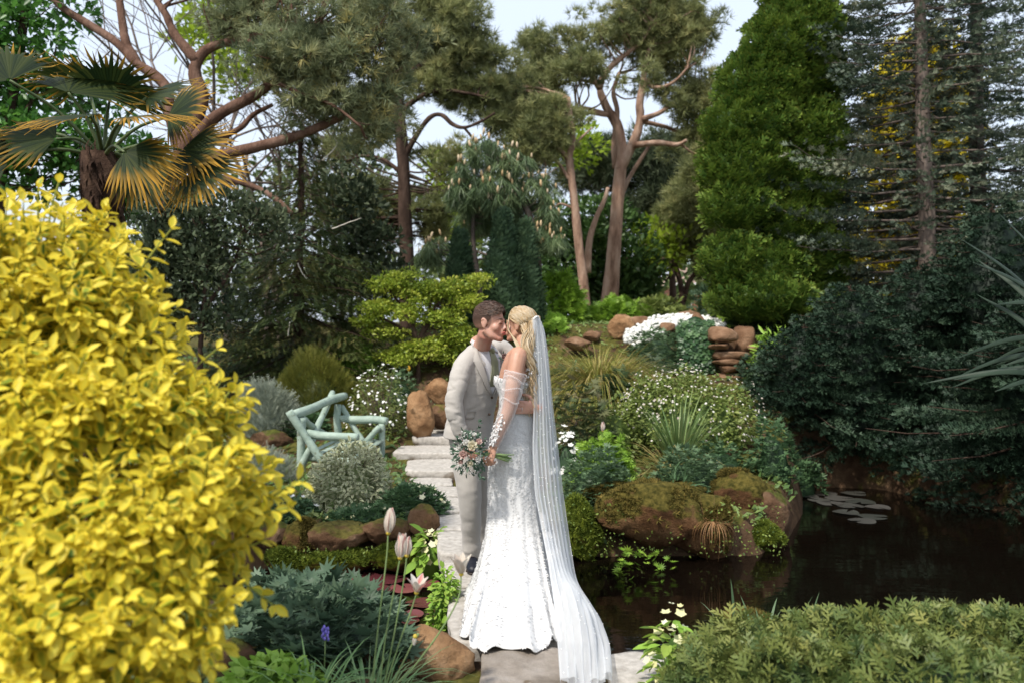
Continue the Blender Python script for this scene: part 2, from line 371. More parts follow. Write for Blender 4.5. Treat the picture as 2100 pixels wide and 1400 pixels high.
T_MOSS = t_burst(6, .3, 1.2, 4); MOSSM = [leafmat('green_moss', [(.025, .04, .006), (.06, .08, .01), (.10, .12, .02)], .2, .8, .1), leafmat('golden_moss', [(.03, .028, .008), (.075, .062, .016), (.12, .09, .025)], .2, .8, .1)]
def rock(px, py, Y, rx, ry, mat, label, seed, depth=1.0, name='boulder', group=None, sub=4, box=0., cuts=13):
    c = W(px, py, Y); s = Y / FPX; g = Geo(); v, t = rockmesh(c, (rx * s * 1.15, rx * s * depth * 1.15, ry * s * 1.15), seed, sub, cuts, box=box); g.add(v, t)
    o = g.build(name, mat)
    if mat.name in ('mossy_rock', 'green_mossy_rock'):      # real tufts of moss on the upper faces
        a, b_, c_ = v[t[:, 0]], v[t[:, 1]], v[t[:, 2]]; nn = np.cross(b_ - a, c_ - a); ar = np.linalg.norm(nn, axis=1); nn = nn / ar[:, None]; wt = ar * np.clip(nn[:, 2] + .25, 0, 1) * (vnoise((a + b_ + c_) / 3 * 5, seed) > (.54 if mat.name == 'mossy_rock' else .34)); n = 900; k = rng.choice(len(t), n, p=wt / wt.sum()); q = rng.random((n, 2)); q = np.where(q.sum(1, keepdims=True) > 1, 1 - q, q)
        f = Geo(); f.scatter(T_MOSS, a[k] + (b_ - a)[k] * q[:, :1] + (c_ - a)[k] * q[:, 1:], nn[k] + .5 * rvec(n), rvec(n), .022 + .022 * rng.random(n)); f.build('moss', MOSSM[mat.name == 'mossy_rock'], o, kind='stuff')
    return tag(o, label, 'rock', group)
RL = 'rocks edging the pond by the pale green bench'
rock(692, 1098, 6.6, 58, 34, sand, 'rounded brown mossy boulder under the variegated shrub at the pond edge', 3, .8)
rock(790, 1088, 6.62, 46, 30, sand, 'wide brown stone wedged in the pond edge under the dark green geranium leaves', 4, .8)
rock(870, 1072, 6.62, 34, 34, sand, 'upright rust brown stone beside the pale yellow primroses', 5, .8)
rock(612, 1100, 6.6, 36, 34, mossy, 'small dark mossy stone at the pond edge beside the yellow shrub', 6, .8)
rock(555, 1098, 6.62, 42, 28, darkrock, 'dark brown stone at the pond edge half hidden by the yellow shrub', 7, .8)
rock(690, 1150, 6.52, 75, 26, greenrock, 'bright green mossy stone at the water line below the brown boulder', 8, .5)
rock(820, 1140, 6.52, 62, 32, greenrock, 'green mossy stone at the water line below the primroses', 9, .5)
rock(590, 1150, 6.52, 50, 26, greenrock, 'green mossy stone at the water line beside the dark stones', 10, .5)
rock(1340, 1058, 7.02, 122, 66, mossy, 'huge tan mossy boulder overhanging the dark pond', 21, .62)
rock(1440, 1080, 7.1, 70, 62, mossy, 'mossy boulder with a tuft of dry roots beside the huge overhanging boulder', 12, .8)
rock(1520, 1012, 7.6, 62, 46, mossy, 'mossy knob of rock beside the dark spruce above the pond', 13, .8)
rock(1400, 1005, 7.6, 42, 20, mossy, 'low mossy stone between the geranium leaves and the mossy knob', 14, .8)
rock(1570, 1060, 7.6, 60, 62, darkrock, 'dark shaded boulder under the spruce at the pond', 15, .8)
rock(1190, 1085, 7.0, 44, 66, greenrock, 'green mossy rock behind the veil at the pond edge', 16, .8)
rock(1250, 1010, 7.6, 62, 18, mossy, 'flat mossy stone below the cut-leaved green mound', 17, .7)
rock(1540, 1105, 7.3, 60, 40, greenrock, 'dark green mossy stone at the water line under the mossy boulders', 18, .6)
rock(876, 1362, 3.9, 84, 80, orangerock, 'large smooth orange sandstone boulder beside the stone bridge under the tulips', 31, .8)
rock(497, 1372, 3.5, 56, 58, darkrock, 'dark brown boulder under the yellow shrub in the foreground', 32, .8)
rock(716, 1412, 3.45, 60, 26, sandbare, 'low brown stone among the foreground tulip leaves', 33, .9)
rock(1528, 1282, 4.75, 62, 24, mossy, 'mossy stone at the near pond edge behind the low juniper', 34, .8)
rock(862, 852, 10.8, 32, 46, orangerock, 'orange sandstone boulder beside the stone steps', 41, .7)
rock(900, 804, 11.5, 32, 27, orangerock, 'orange sandstone boulder with yellow lichen below the yellow tulips', 42, .8)
rock(910, 856, 11.2, 30, 30, sand, 'squat mossy sandstone rock behind the groom beside the steps', 43, .8)
rock(1276, 672, 13.2, 28, 26, orangerock, 'pointed tan boulder at the top of the rockery beside the tall pines', 44, .8)
rock(1308, 664, 13.6, 34, 14, sandbare, 'long brown stone between the pointed boulder and the white flowers', 45, .8)
rock(1214, 690, 13.0, 20, 10, sandbare, 'small pale stone behind the golden grass tussock', 46, .8)
rock(1186, 704, 12.6, 26, 14, sandbare, 'pinkish stone half sunk behind the golden grass tussock', 47, .8)
rock(1366, 674, 12.9, 18, 13, sandbare, 'rounded brown stone set among the white flowers', 48, .8)
rock(1434, 670, 12.7, 18, 26, sandbare, 'tall brown stone between the ivy and the dry stone wall', 49, .8)
rock(1412, 646, 14.0, 24, 7, sandbare, 'flat tan stone at the crest of the white flowers', 50, .8)
rock(610, 880, 11.0, 50, 14, darkrock, 'low brown stone behind the pale green bench', 51, .8)
rock(560, 905, 10.6, 40, 26, darkrock, 'brown stone behind the yellow shrub near the bench', 52, .8)
# ---- dry stone wall
wl = thing('dry_stone_wall', 'dry wall of brown sandstone blocks on the rockery beside the ivy', 'stone wall', W(1515, 785, 11.8))
for k, (px, py, rx, ry, Yo) in enumerate([(1482,684,27,17,0),(1528,696,22,28,.25),(1476,711,21,5,-.05),(1500,728,36,8,0),(1548,716,19,10,.1),(1486,742,28,7,.0),(1536,741,22,7,.1),(1497,756,25,8,0),(1541,756,20,9,.05),(1504,769,34,6,-.02),(1550,770,18,8,.1),(1500,781,24,6,0),(1540,784,26,7,.05),(1560,731,14,8,.15)]):
    Y = 11.8 + Yo; s = Y / FPX; g = Geo(); v, t = rockmesh(W(px, py, Y), (rx * s * 1.06, .22, ry * s * 1.06), 60 + k, 3, 6, .12, .45); g.add(v, t); g.build('stone', sandbare, wl)
g = Geo(); g.box(W(1515, 735, 12.25), (.32, .2, .36)); g.build('backing', soil, wl)

# ---- path and bridge slabs
slabm = surf('pale_limestone', [(.28, (.07, .052, .036)), (.43, (.15, .12, .09)), (.56, (.22, .18, .14)), (.75, (.28, .24, .19))], 4.2, 8, .9, .8, 14, .2, ((.33, .305, .27), (.47, .44, .40), .63), dist=.02, white=((.10, .085, .055), 6, .55))  # tops painted paler than the sides, standing in for shaded, soil-stained risers
slabd = surf('grey_tan_limestone', [(.3, (.11, .09, .07)), (.45, (.21, .18, .15)), (.58, (.29, .255, .22)), (.75, (.38, .345, .31))], 3.4, 8, .9, .8, 18, .2, dist=.02, white=((.11, .08, .05), 6, .66))  # darker grey-tan limestone of the front slab
def slab(corners, z, h, mat, parent, seed):
    c = np.asarray(corners, float); n = len(c); P = []
    for k in range(n):
        a, b = c[k], c[(k + 1) % n]
        for t in np.linspace(0, 1, 10, endpoint=False): P.append(a + (b - a) * t)
    P = A(P); m = len(P); cen = P.mean(0); 
    P = P + .03 * np.stack([fbm(np.stack([P[:, 0] * 4, P[:, 1] * 4, P[:, 0] * 0 + q], 1), 3, seed + q) for q in (0, 5)], 1)
    for _ in range(2): P = (np.roll(P, 1, 0) + P * 2 + np.roll(P, -1, 0)) / 4
    V = []; Q = []
    for s, dz in ((.25, 0), (.5, 0), (.75, 0), (.9, 0), (.982, -.002), (1, -.014), (1.0, -h * .45), (.97, -h * .8), (.9, -h)):
        q = cen + (P - cen) * s; V.append(np.column_stack([q, np.full(m, z + dz)]))
    V = np.vstack(V); V[:, 2] += .012 * fbm(V * A([3, 3, 2]), 3, seed) + .006 * fbm(V * A([14, 14, 6]), 3, seed + 1); V[:, :2] += (cen - V[:, :2]) * (.10 * np.abs(fbm(V * A([9, 9, 22]), 3, seed + 3)) * (V[:, 2] < z - .02))[:, None]
    k = 9; j = np.arange(m); Q = [(a * m + q, a * m + (q + 1) % m, (a + 1) * m + (q + 1) % m, (a + 1) * m + q) for a in range(k - 1) for q in range(m)]
    V = np.vstack([V, [cen[0], cen[1], z + .004]]); T = [(k * m, (q + 1) % m, q) for q in range(m)]
    Q = [q[::-1] for q in Q]; T = [t[::-1] for t in T]
    g = Geo(); g.add(V, T, Q); return g.build('slab', mat, parent)
br = thing('stone_bridge', 'low bridge of pale weathered stone slabs crossing the dark pond', 'bridge', (0, 5, 0))
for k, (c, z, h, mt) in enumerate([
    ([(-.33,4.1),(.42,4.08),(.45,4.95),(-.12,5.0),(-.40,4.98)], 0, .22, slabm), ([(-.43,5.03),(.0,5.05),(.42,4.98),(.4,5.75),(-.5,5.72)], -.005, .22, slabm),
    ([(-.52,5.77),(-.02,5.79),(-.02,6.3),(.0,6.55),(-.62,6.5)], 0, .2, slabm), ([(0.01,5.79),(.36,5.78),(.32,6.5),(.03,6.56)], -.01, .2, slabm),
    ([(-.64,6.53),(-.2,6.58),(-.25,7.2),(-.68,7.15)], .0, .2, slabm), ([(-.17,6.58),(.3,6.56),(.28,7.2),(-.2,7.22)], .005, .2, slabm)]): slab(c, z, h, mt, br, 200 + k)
pt = bpy.data.objects.new('stone_path', None); COL.objects.link(pt); pt['kind'] = 'structure'; pt['label'] = 'path and steps of irregular pale stone slabs'
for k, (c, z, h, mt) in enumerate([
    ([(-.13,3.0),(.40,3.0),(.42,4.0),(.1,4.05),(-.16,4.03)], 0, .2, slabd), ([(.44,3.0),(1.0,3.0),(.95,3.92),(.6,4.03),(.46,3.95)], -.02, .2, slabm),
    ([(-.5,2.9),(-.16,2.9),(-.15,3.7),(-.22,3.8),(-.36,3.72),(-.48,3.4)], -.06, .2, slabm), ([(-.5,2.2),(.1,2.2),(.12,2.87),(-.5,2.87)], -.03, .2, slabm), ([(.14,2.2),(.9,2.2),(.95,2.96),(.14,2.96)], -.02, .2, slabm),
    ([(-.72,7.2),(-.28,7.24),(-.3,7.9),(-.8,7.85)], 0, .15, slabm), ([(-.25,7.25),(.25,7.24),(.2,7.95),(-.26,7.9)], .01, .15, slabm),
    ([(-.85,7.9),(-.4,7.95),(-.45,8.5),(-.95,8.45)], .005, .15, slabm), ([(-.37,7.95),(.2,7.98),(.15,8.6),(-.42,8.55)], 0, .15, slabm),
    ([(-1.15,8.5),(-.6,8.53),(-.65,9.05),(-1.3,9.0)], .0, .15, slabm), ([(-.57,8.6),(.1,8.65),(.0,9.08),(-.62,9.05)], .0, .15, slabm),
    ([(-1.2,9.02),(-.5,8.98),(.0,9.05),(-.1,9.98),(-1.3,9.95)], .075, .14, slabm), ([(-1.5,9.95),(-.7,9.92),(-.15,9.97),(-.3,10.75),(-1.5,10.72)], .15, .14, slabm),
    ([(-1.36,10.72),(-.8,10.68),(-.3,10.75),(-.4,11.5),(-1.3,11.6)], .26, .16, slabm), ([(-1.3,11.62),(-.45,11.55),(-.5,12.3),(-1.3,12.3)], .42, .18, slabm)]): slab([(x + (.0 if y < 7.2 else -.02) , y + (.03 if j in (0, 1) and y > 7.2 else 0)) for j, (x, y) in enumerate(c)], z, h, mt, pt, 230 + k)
# ---------------------------------------------------------------- trees
bark_pine = surf('pine_bark', [(.3, (.15, .085, .058)), (.5, (.38, .245, .175)), (.7, (.52, .38, .295))], 5, 8, .9, 1.0, 18, .15, stretch=(1, 1, .3), dist=.05)
bark_red = surf('red_brown_bark', [(.3, (.06, .03, .02)), (.5, (.15, .085, .06)), (.7, (.25, .155, .115))], 5, 8, .9, 1.0, 18, .15, stretch=(1, 1, .3), dist=.05)
bark_dark = surf('dark_bark', [(.3, (.025, .016, .012)), (.55, (.075, .048, .036)), (.75, (.13, .09, .07))], 5, 8, .95, .8, 18, .1, stretch=(1, 1, .3), dist=.05)
bark_grey = surf('grey_bark', [(.3, (.07, .055, .048)), (.55, (.16, .125, .105)), (.75, (.25, .205, .175))], 4, 8, .95, .8, 14, .1, stretch=(1, 1, .35), dist=.05)
pine_leaf = leafmat('pine_needles', [(.03, .038, .017), (.105, .12, .048), (.17, .18, .075), (.235, .215, .09)], .35, .55, .3)
pine_blue = leafmat('bluish_pine_needles', [(.03, .042, .022), (.10, .12, .062), (.175, .19, .10), (.26, .22, .075)], .35, .55, .3)
wall_leaf = leafmat('long_pine_needles', [(.03, .052, .024), (.07, .105, .046), (.13, .165, .072)], .25, .45, .35)
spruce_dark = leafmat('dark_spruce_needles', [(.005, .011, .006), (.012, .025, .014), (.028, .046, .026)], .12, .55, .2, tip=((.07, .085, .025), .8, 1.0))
spruce_blue = leafmat('blue_spruce_needles', [(.012, .022, .014), (.035, .052, .034), (.08, .10, .066), (.155, .155, .105)], .2, .55, .3)
spruce_weep = leafmat('weeping_spruce_needles', [(.012, .022, .008), (.03, .046, .014), (.06, .075, .02), (.11, .09, .03)], .2, .5, .3)
cyp_leaf = leafmat('golden_green_cypress', [(.012, .032, .006), (.042, .080, .013), (.085, .13, .02), (.15, .185, .028)], .25, .5, .25, tip=((.19, .20, .03), .7, 1.1))
jun_leaf = leafmat('juniper_foliage', [(.012, .028, .015), (.03, .055, .027), (.055, .085, .04)], .18, .5, .3)
maple_leaf = leafmat('maple_leaves', [(.06, .10, .012), (.14, .19, .02), (.25, .285, .04), (.34, .33, .055)], .4, .45, .35)
syc_leaf = leafmat('sycamore_leaves', [(.02, .06, .012), (.045, .12, .022), (.09, .20, .035)], .4, .4, .4)
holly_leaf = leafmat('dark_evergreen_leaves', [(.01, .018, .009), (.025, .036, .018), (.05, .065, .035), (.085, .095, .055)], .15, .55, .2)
rhodo_leaf = leafmat('dark_shrub_leaves', [(.016, .035, .010), (.034, .068, .018), (.065, .11, .028)], .25, .45, .35)
gold_leaf = leafmat('golden_conifer_foliage', [(.35, .30, .012), (.6, .5, .018), (.75, .66, .04)], .35, .5, .3)
lime_leaf = leafmat('lime_spring_leaves', [(.13, .2, .015), (.26, .36, .03), (.36, .45, .05)], .45, .45, .3)
far_leaf = leafmat('far_wood_leaves', [(.025, .045, .015), (.055, .08, .025), (.10, .115, .04)], .25, .55, .25)
T_NEEDLE = t_burst(10, .10, 1.1, 1); T_SPRAY = t_spray(8); T_FROND = t_frond(6); T_DIA = t_diamond(.55, .1); T_DIAN = t_diamond(.34, .08); T_LEAF = t_leaf(.5, .15, .1, 1)
def lob(px, py, Y, rx, ry, dr=.8):
    s = Y / FPX; return (*W(px, py, Y), rx * s, max(.3, (rx + ry) * .5 * s * dr), ry * s)
def clumps(lobes, n, cr, flat=.6, inner=.35):
    """n sub-clump centres spread through the lobes; returns centres and radii"""
    L = A(lobes); w = (L[:, 3] * L[:, 4] * L[:, 5]) ** (.6); k = rng.choice(len(L), n, p=w / w.sum())
    d = rvec(n); r = inner + (1 - inner) * rng.random(n) ** .5
    return L[k, :3] + d * L[k, 3:] * r[:, None], cr * (.6 + .8 * rng.random(n)), d
def shell(C, R, n, flat=.6, up=.35):
    """n points on the shells of clumps, with outward normals"""
    k = rng.choice(len(C), n, p=R ** 2 / (R ** 2).sum()); d = rvec(n); d[:, 2] = d[:, 2] + up * rng.random(n); d = unit(d)
    r = (.55 + .45 * rng.random(n) ** .5) * R[k]
    return C[k] + d * r[:, None] * A([1, 1, flat]), d, k
def foliage(g, lobes, n, cn, cr, tpl, size, flat=.6, up=.35, lean=.5, inner=.35, var=.4, dark=None, updir=.35, holes=None):
    C, R, _ = clumps(lobes, cn, cr, flat, inner)
    if holes: kp = fbm(C / holes[0], 2, 17) > holes[1]; C, R = C[kp], R[kp]; C = C + .25 * holes[0] * rng.normal(size=C.shape) * (rng.random(len(C)) < .25)[:, None]
    P, d, k = shell(C, R, n, flat, up)
    D = unit(d + lean * rvec(n) + A([0, 0, updir])); Nn = unit(d * .5 + rvec(n) * .8 + A([0, 0, .7]))
    tone = rng.random(len(C)); r = np.clip(.55 * tone[k] + .45 * rng.random(n), 0, 1)
    g.scatter(tpl, P, D, Nn, size * (1 - var + 2 * var * rng.random(n)), r); return C, R
def limb(g, pts, r0, r1, n=8, wob=.0, seed=1, sub=5):
    P = curve(pts, sub, wob, seed); k = len(P); t = np.linspace(0, 1, k); R = r0 * (1 - t) + r1 * t
    R = R * (1 + .12 * fbm(np.stack([t * 14, t * 0 + seed, t * 0], 1), 2, seed)); g.tube(P, R, n, r=.5); return P, R
def twigs(g, skel, C, n, r=.025, seed=3):
    """thin branches from the skeleton to foliage clumps"""
    S_ = np.vstack(skel); idx = rng.choice(len(C), min(n, len(C)), replace=False)
    for c in C[idx]:
        d = np.linalg.norm(S_ - c, axis=1) + 1.2 * np.clip(S_[:, 2] - c[2], 0, None); j = np.argmin(d); a = S_[j]; L = np.linalg.norm(c - a)
        if L < .05: continue
        m1 = a + (c - a) * .4 + rvec(1)[0] * L * .12 + A([0, 0, -.05 * L]); rr = r * (.6 + .25 * min(L, 3))
        g.tube(curve([a, m1, a + (c - a) * .75 + rvec(1)[0] * L * .1, c], 3), np.linspace(rr, rr * .3, 10), 5, cap=False)
def tree(name, label, limbs, lobes, Y, bark, leafm, n, cn, cr, tpl, size, ntw=40, tw=.025, cat='tree', group=None, trunk_name='trunk', **kw):
    """limbs: list of (px polyline, r0 px, r1 px, [dy of depth per point])"""
    base = W(*limbs[0][0][0], Y); base[2] = min(base[2], H(base[0], base[1]) - .1)
    t = thing(name, label, cat, base, group); g = Geo(); sk = []; s = Y / FPX
    for k, l in enumerate(limbs):
        dy = l[3] if len(l) > 3 else [0] * len(l[0]); dy = np.interp(np.linspace(0, 1, len(l[0])), np.linspace(0, 1, len(dy)), dy)
        P, _ = limb(g, ([base] if k == 0 and base[2] < W(*l[0][0], Y)[2] - .15 else []) + [W(p[0], p[1], Y + e) for p, e in zip(l[0], dy)], l[1] * s, l[2] * s, 9 if l[1] > 6 else 6, .04 * s * l[1], k + 3); sk.append(P)
    f = Geo(); C, R = foliage(f, [lob(a, b, Y + (z[0] if z else 0), c, d, z[1] if len(z) > 1 else .8) for a, b, c, d, *z in lobes], n, cn, cr, tpl, size, **kw)
    if sk and ntw: twigs(g, sk, C, ntw, tw)
    if limbs: g.build(trunk_name, bark, t)
    f.build('crown', leafm, t, kind='stuff'); return t
# -- leaning multi-limbed pine behind the palm
tree('pine_tree', 'spreading pine with many crooked reddish limbs behind the palm', [
    ([(290,700),(318,520),(350,400),(378,310),(405,235),(413,200),(400,155),(405,127),(433,97),(500,80),(567,67),(640,60)], 24, 5, [0,0,0,0,-.6]),
    ([(405,127),(365,80),(350,55),(340,30),(315,-10),(300,-60)], 11, 5, [0,.4]),
    ([(370,320),(350,240),(337,173),(280,130),(233,83),(133,20),(100,-10),(40,-60)], 13, 6, [0,.5,1]),
    ([(282,131),(260,90),(253,60),(245,0),(235,-70)], 10, 7, [.5,1]),
    ([(395,290),(443,240),(510,203),(567,170),(633,160),(683,133),(720,120)], 13, 5, [0,-.8]),
    ([(360,350),(443,322),(520,303),(583,287),(650,263),(705,235),(760,190)], 14, 6, [0,-.5]),
    ([(380,300),(447,283),(493,263),(520,235),(560,215)], 8, 4, [0,.4]),
    ([(350,400),(400,366),(460,367),(520,383),(563,407),(600,440)], 9, 5, [0,-.3]),
    ([(500,80),(560,110),(610,130),(660,125)], 5, 2, [-.6,-.8]), ([(567,170),(600,185),(680,215),(740,260)], 5, 2, [-.6,-1])],
    [(560,50,120,60),(690,40,130,75,-.5),(620,120,110,50,-.6),(480,20,70,35),(770,120,90,70,-.3),(720,180,90,45,-.6),(800,40,80,70),(660,-60,200,60),(560,150,50,24,-.5),(640,215,60,24,-.5),(770,250,70,40,-.3),(420,-60,120,40,.5),(250,-70,140,30,1)],
    12, bark_red, pine_blue, 10500, 760, .19, T_NEEDLE, .14, 190, .022, flat=.6, holes=(.75, -.14))
# -- tall pine with straight trunk behind
tree('pine_tree', 'tall dark pine with a straight trunk behind the yellow-green maple', [
    ([(836,700),(834,520),(830,430),(827,330),(818,220),(812,100),(810,-60)], 17, 9), ([(826,330),(850,285),(880,243),(905,236),(928,255),(952,262),(985,250),(1015,232)], 6, 2.5, [0,-.8]),
    ([(820,230),(860,200),(900,185),(950,190),(1000,200)], 6, 2, [0,-.5]), ([(816,170),(870,130),(930,120),(980,110)], 6, 2), ([(812,80),(860,40),(900,10)], 5, 2), ([(828,360),(790,330),(750,320),(710,330)], 5, 2), ([(815,140),(760,100),(720,90)], 5, 2), ([(952,262),(970,285),(985,310)], 3, 1.5)],
    [(890,40,90,70),(950,130,60,50),(900,120,90,60,.8),(985,190,50,34),(1010,240,34,40),(905,190,60,26),(780,310,70,45,.6),(720,340,70,50,.8),(870,380,40,40),(820,0,100,60),(760,230,60,50,.5),(985,110,35,22),(870,320,44,30,1),(910,340,40,30),(760,370,60,40,.5),(800,420,50,36,.5),(740,440,50,36,.8),(880,430,50,40,.5),(930,390,36,34,.8),(690,300,40,30,1),(780,470,60,30,.8),(860,480,50,26,.8)],
    18, bark_dark, pine_leaf, 12000, 840, .24, T_NEEDLE, .18, 150, .03, flat=.62, holes=(1.1, -.12))
# -- centre right Scots pines
tree('scots_pine', 'tall Scots pine with forked salmon-pink trunk beside the rockery', [
    ([(1247,665),(1255,570),(1262,480),(1268,400),(1273,345),(1275,300),(1265,256),(1246,225),(1234,197),(1228,180),(1210,150),(1190,120)], 17, 4.5),
    ([(1270,350),(1290,310),(1306,275),(1313,240),(1312,212),(1319,172),(1322,140),(1335,90)], 11, 5, [0,-.3]), ([(1262,345),(1260,290),(1266,230),(1258,190),(1270,150)], 7, 4, [.5,.8]),
    ([(1300,298),(1350,293),(1388,297),(1408,288)], 7, 3, [-.2,-.8]), ([(1316,245),(1350,233),(1385,213),(1400,218),(1430,190)], 6, 2.5, [-.2,.3]), ([(1229,182),(1236,160),(1255,135),(1280,115),(1312,88),(1340,50)], 8, 3, [0,-.5]),
    ([(1252,238),(1222,228),(1190,222),(1150,240),(1110,262)], 5, 2, [0,-.8]), ([(1250,238),(1190,232),(1172,262)], 4, 2, [0,-1]), ([(1320,250),(1370,262),(1400,278),(1440,288)], 5, 2, [0,.8]),
    ([(1322,165),(1345,180),(1380,170),(1410,140)], 5, 2, [0,-.6]), ([(1270,420),(1285,375),(1325,310),(1335,290)], 6, 3, [.3,1.2]), ([(1235,200),(1225,175),(1180,165),(1130,180)], 4, 2), ([(1238,680),(1240,630),(1248,570)], 10, 9, [.3,.2])],
    [(1345,45,90,50),(1240,65,100,45),(1160,100,70,45),(1395,110,70,60),(1300,95,80,40),(1120,165,60,45),(1450,150,28,70),(1425,215,48,40),(1300,25,90,40),(1200,140,60,30,-1),(1320,140,50,24,-1),(1400,60,60,40),(1130,215,60,26,.5),(1180,150,60,30,.5),(1360,180,50,30,.8),(1440,280,30,40),(1095,95,26,16)],
    20, bark_pine, pine_leaf, 12500, 900, .24, T_NEEDLE, .185, 210, .03, flat=.6, holes=(1.2, -.17))
tree('scots_pine', 'slender leaning Scots pine with a bare salmon trunk beside the forked one', [
    ([(1207,700),(1198,590),(1187,500),(1180,430),(1173,370),(1168,325),(1175,290),(1170,245),(1166,200)], 11.5, 5), ([(1173,335),(1150,310),(1130,300),(1090,312)], 6, 2.5), ([(1206,560),(1208,500),(1222,450),(1240,410),(1247,385)], 8, 4, [1,1]), ([(1175,300),(1195,280),(1215,262)], 3, 1.5), ([(1172,375),(1140,330),(1120,340)], 4, 2), ([(1180,430),(1150,418),(1136,428)], 3, 1.5)],
    [(1105,290,75,34),(1170,215,50,34,.5),(1060,260,44,40,.5),(1080,320,50,22),(1060,200,50,44,1),(1120,240,44,28)],
    18, bark_pine, pine_leaf, 5200, 300, .25, T_NEEDLE, .17, 80, .03, flat=.55, holes=(1.1, -.15))
# -- dark pines far behind the trunks
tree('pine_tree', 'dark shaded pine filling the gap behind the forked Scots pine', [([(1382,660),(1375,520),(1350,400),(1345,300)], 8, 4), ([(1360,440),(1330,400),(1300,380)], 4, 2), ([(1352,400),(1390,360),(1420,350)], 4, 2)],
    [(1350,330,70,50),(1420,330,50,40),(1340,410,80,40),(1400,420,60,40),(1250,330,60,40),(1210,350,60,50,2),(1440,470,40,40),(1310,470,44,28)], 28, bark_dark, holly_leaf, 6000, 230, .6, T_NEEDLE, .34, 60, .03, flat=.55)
tree('pine_tree', 'far small pine with dark curving V-shaped trunk beside the rockery crest', [
    ([(1398,655),(1398,600),(1390,560),(1377,520),(1380,480),(1400,468),(1405,455)], 7, 2.5), ([(1400,620),(1412,580),(1432,550),(1440,510),(1450,470)], 6, 3), ([(1384,518),(1410,515),(1430,500)], 3, 1.5)],
    [(1440,400,40,70),(1400,440,44,20),(1450,330,30,50),(1420,480,40,22),(1465,520,24,50),(1350,530,30,22,3)], 24, bark_dark, pine_leaf, 5200, 150, .42, T_NEEDLE, .26, 60, .03, flat=.6)
# -- Himalayan pine with candles
WP = [(990,310,42,26),(965,360,40,34),(1045,335,50,30),(1095,390,50,34),(1010,395,70,36),(1070,440,60,30,.4),(950,400,34,26),(1125,440,26,24),(1115,490,44,22,-.3),(1020,440,50,30,.6),(980,450,40,30,.6),(905,500,40,16),(880,520,30,16)]
wt = thing('himalayan_pine', 'blue-green drooping pine covered in upright pale orange candles', 'tree', W(1100, 600, 15))
g = Geo(); P1, _ = limb(g, [W(*p, 15) for p in [(1103,700),(1102,640),(1102,560),(1100,500),(1085,440),(1050,380),(1010,310)]], .11, .03); P2, _ = limb(g, [W(*p, 15.2) for p in [(992,700),(990,640),(975,540),(970,470),(975,400)]], .08, .02)
C, R, _ = clumps([lob(a, b, 15 + (z[0] if z else 0), c, d, .9) for a, b, c, d, *z in WP], 430, .2, .6, .5); twigs(g, [P1, P2], C, 110, .02)
g.build('trunk', bark_grey, wt); f = Geo(); n = 430 * 52; k = rng.integers(0, 430, n); d = rvec(n) * A([1, 1, .6]) + A([0, 0, -1.15])
f.scatter(t_blade(3, .035, .3), C[k] + rvec(n) * .05, d, rvec(n), .27 * (.7 + .6 * rng.random(n)), np.clip(.6 * rng.random(430)[k] + .4 * rng.random(n), 0, 1)); f.build('crown', wall_leaf, wt, kind='stuff')
f = Geo(); cm = leafmat('pine_candles', [(.42, .28, .13), (.50, .37, .21), (.56, .46, .32)], .1, .6)
tp = ico(1); f.scatter((tp[0] * A([.16, .5, .16]) + A([0, .5, 0]), tp[1], tp[0][:, 1]), C[:300] + A([0, -.02, .03]), A([[0, 0, 1.]]) + .12 * rng.normal(size=(300, 3)), rvec(300), .10 + .08 * rng.random(300)); f.build('candles', cm, wt, kind='stuff')
# -- upright junipers
def upright(name, label, px, ytop, ybot, hw, Y, leafm, n, size, cone=1.0, cat='tree', tpl=None):
    b = W(px, ybot, Y); b[2] = min(b[2], H(b[0], b[1]) - .05); tpt = W(px, ytop, Y); hgt = tpt[2] - b[2]; r0 = hw * Y / FPX
    t = thing(name, label, cat, b); g = Geo(); g.tube([b - A([0, 0, .3]), b + A([0, 0, hgt * .6])], [.06, .02], 7); g.build('trunk', bark_dark, t)
    f = Geo(); h = rng.random(n) ** 1.25; ph = rng.random(n) * 6.283; prof = lambda h: np.clip((1 - h) ** .75 * (1 - .25 * np.exp(-h * 9)), .02, 1)
    lump = 1 + .3 * fbm(np.stack([np.cos(ph) * 2.2, np.sin(ph) * 2.2, h * 3.5], 1), 3, int(px)); r = r0 * prof(h) * lump * (.75 + .3 * rng.random(n))
    P = b + np.stack([np.cos(ph) * r, np.sin(ph) * r, h * hgt], 1); d = np.stack([np.cos(ph) * .45, np.sin(ph) * .45, np.ones(n)], 1) + .25 * rvec(n)
    f.scatter(tpl or t_frond(4, 4, .16), P, d, np.stack([np.cos(ph), np.sin(ph), np.zeros(n)], 1) + .6 * rvec(n), size * (.6 + .8 * rng.random(n)), np.clip(lump - .6 + .4 * (rng.random(n) - .3), 0, 1))
    core = np.stack([np.zeros(12), np.zeros(12), np.linspace(0, .95, 12) * hgt], 1) + b; f.tube(core, r0 * .72 * prof(np.linspace(0, .95, 12)), 10, r=.0); f.build('crown', leafm, t, kind='stuff'); return t
upright('juniper', 'broad upright dark green juniper behind the couple', 1032, 452, 690, 50, 13.2, jun_leaf, 3600, .20)
upright('juniper', 'second upright juniper spire fused to the right of the broad one', 1078, 470, 690, 38, 13.4, jun_leaf, 2400, .20)
upright('juniper', 'small pointed juniper behind the yellow-green maple', 944, 488, 640, 34, 14.5, jun_leaf, 1500, .2)
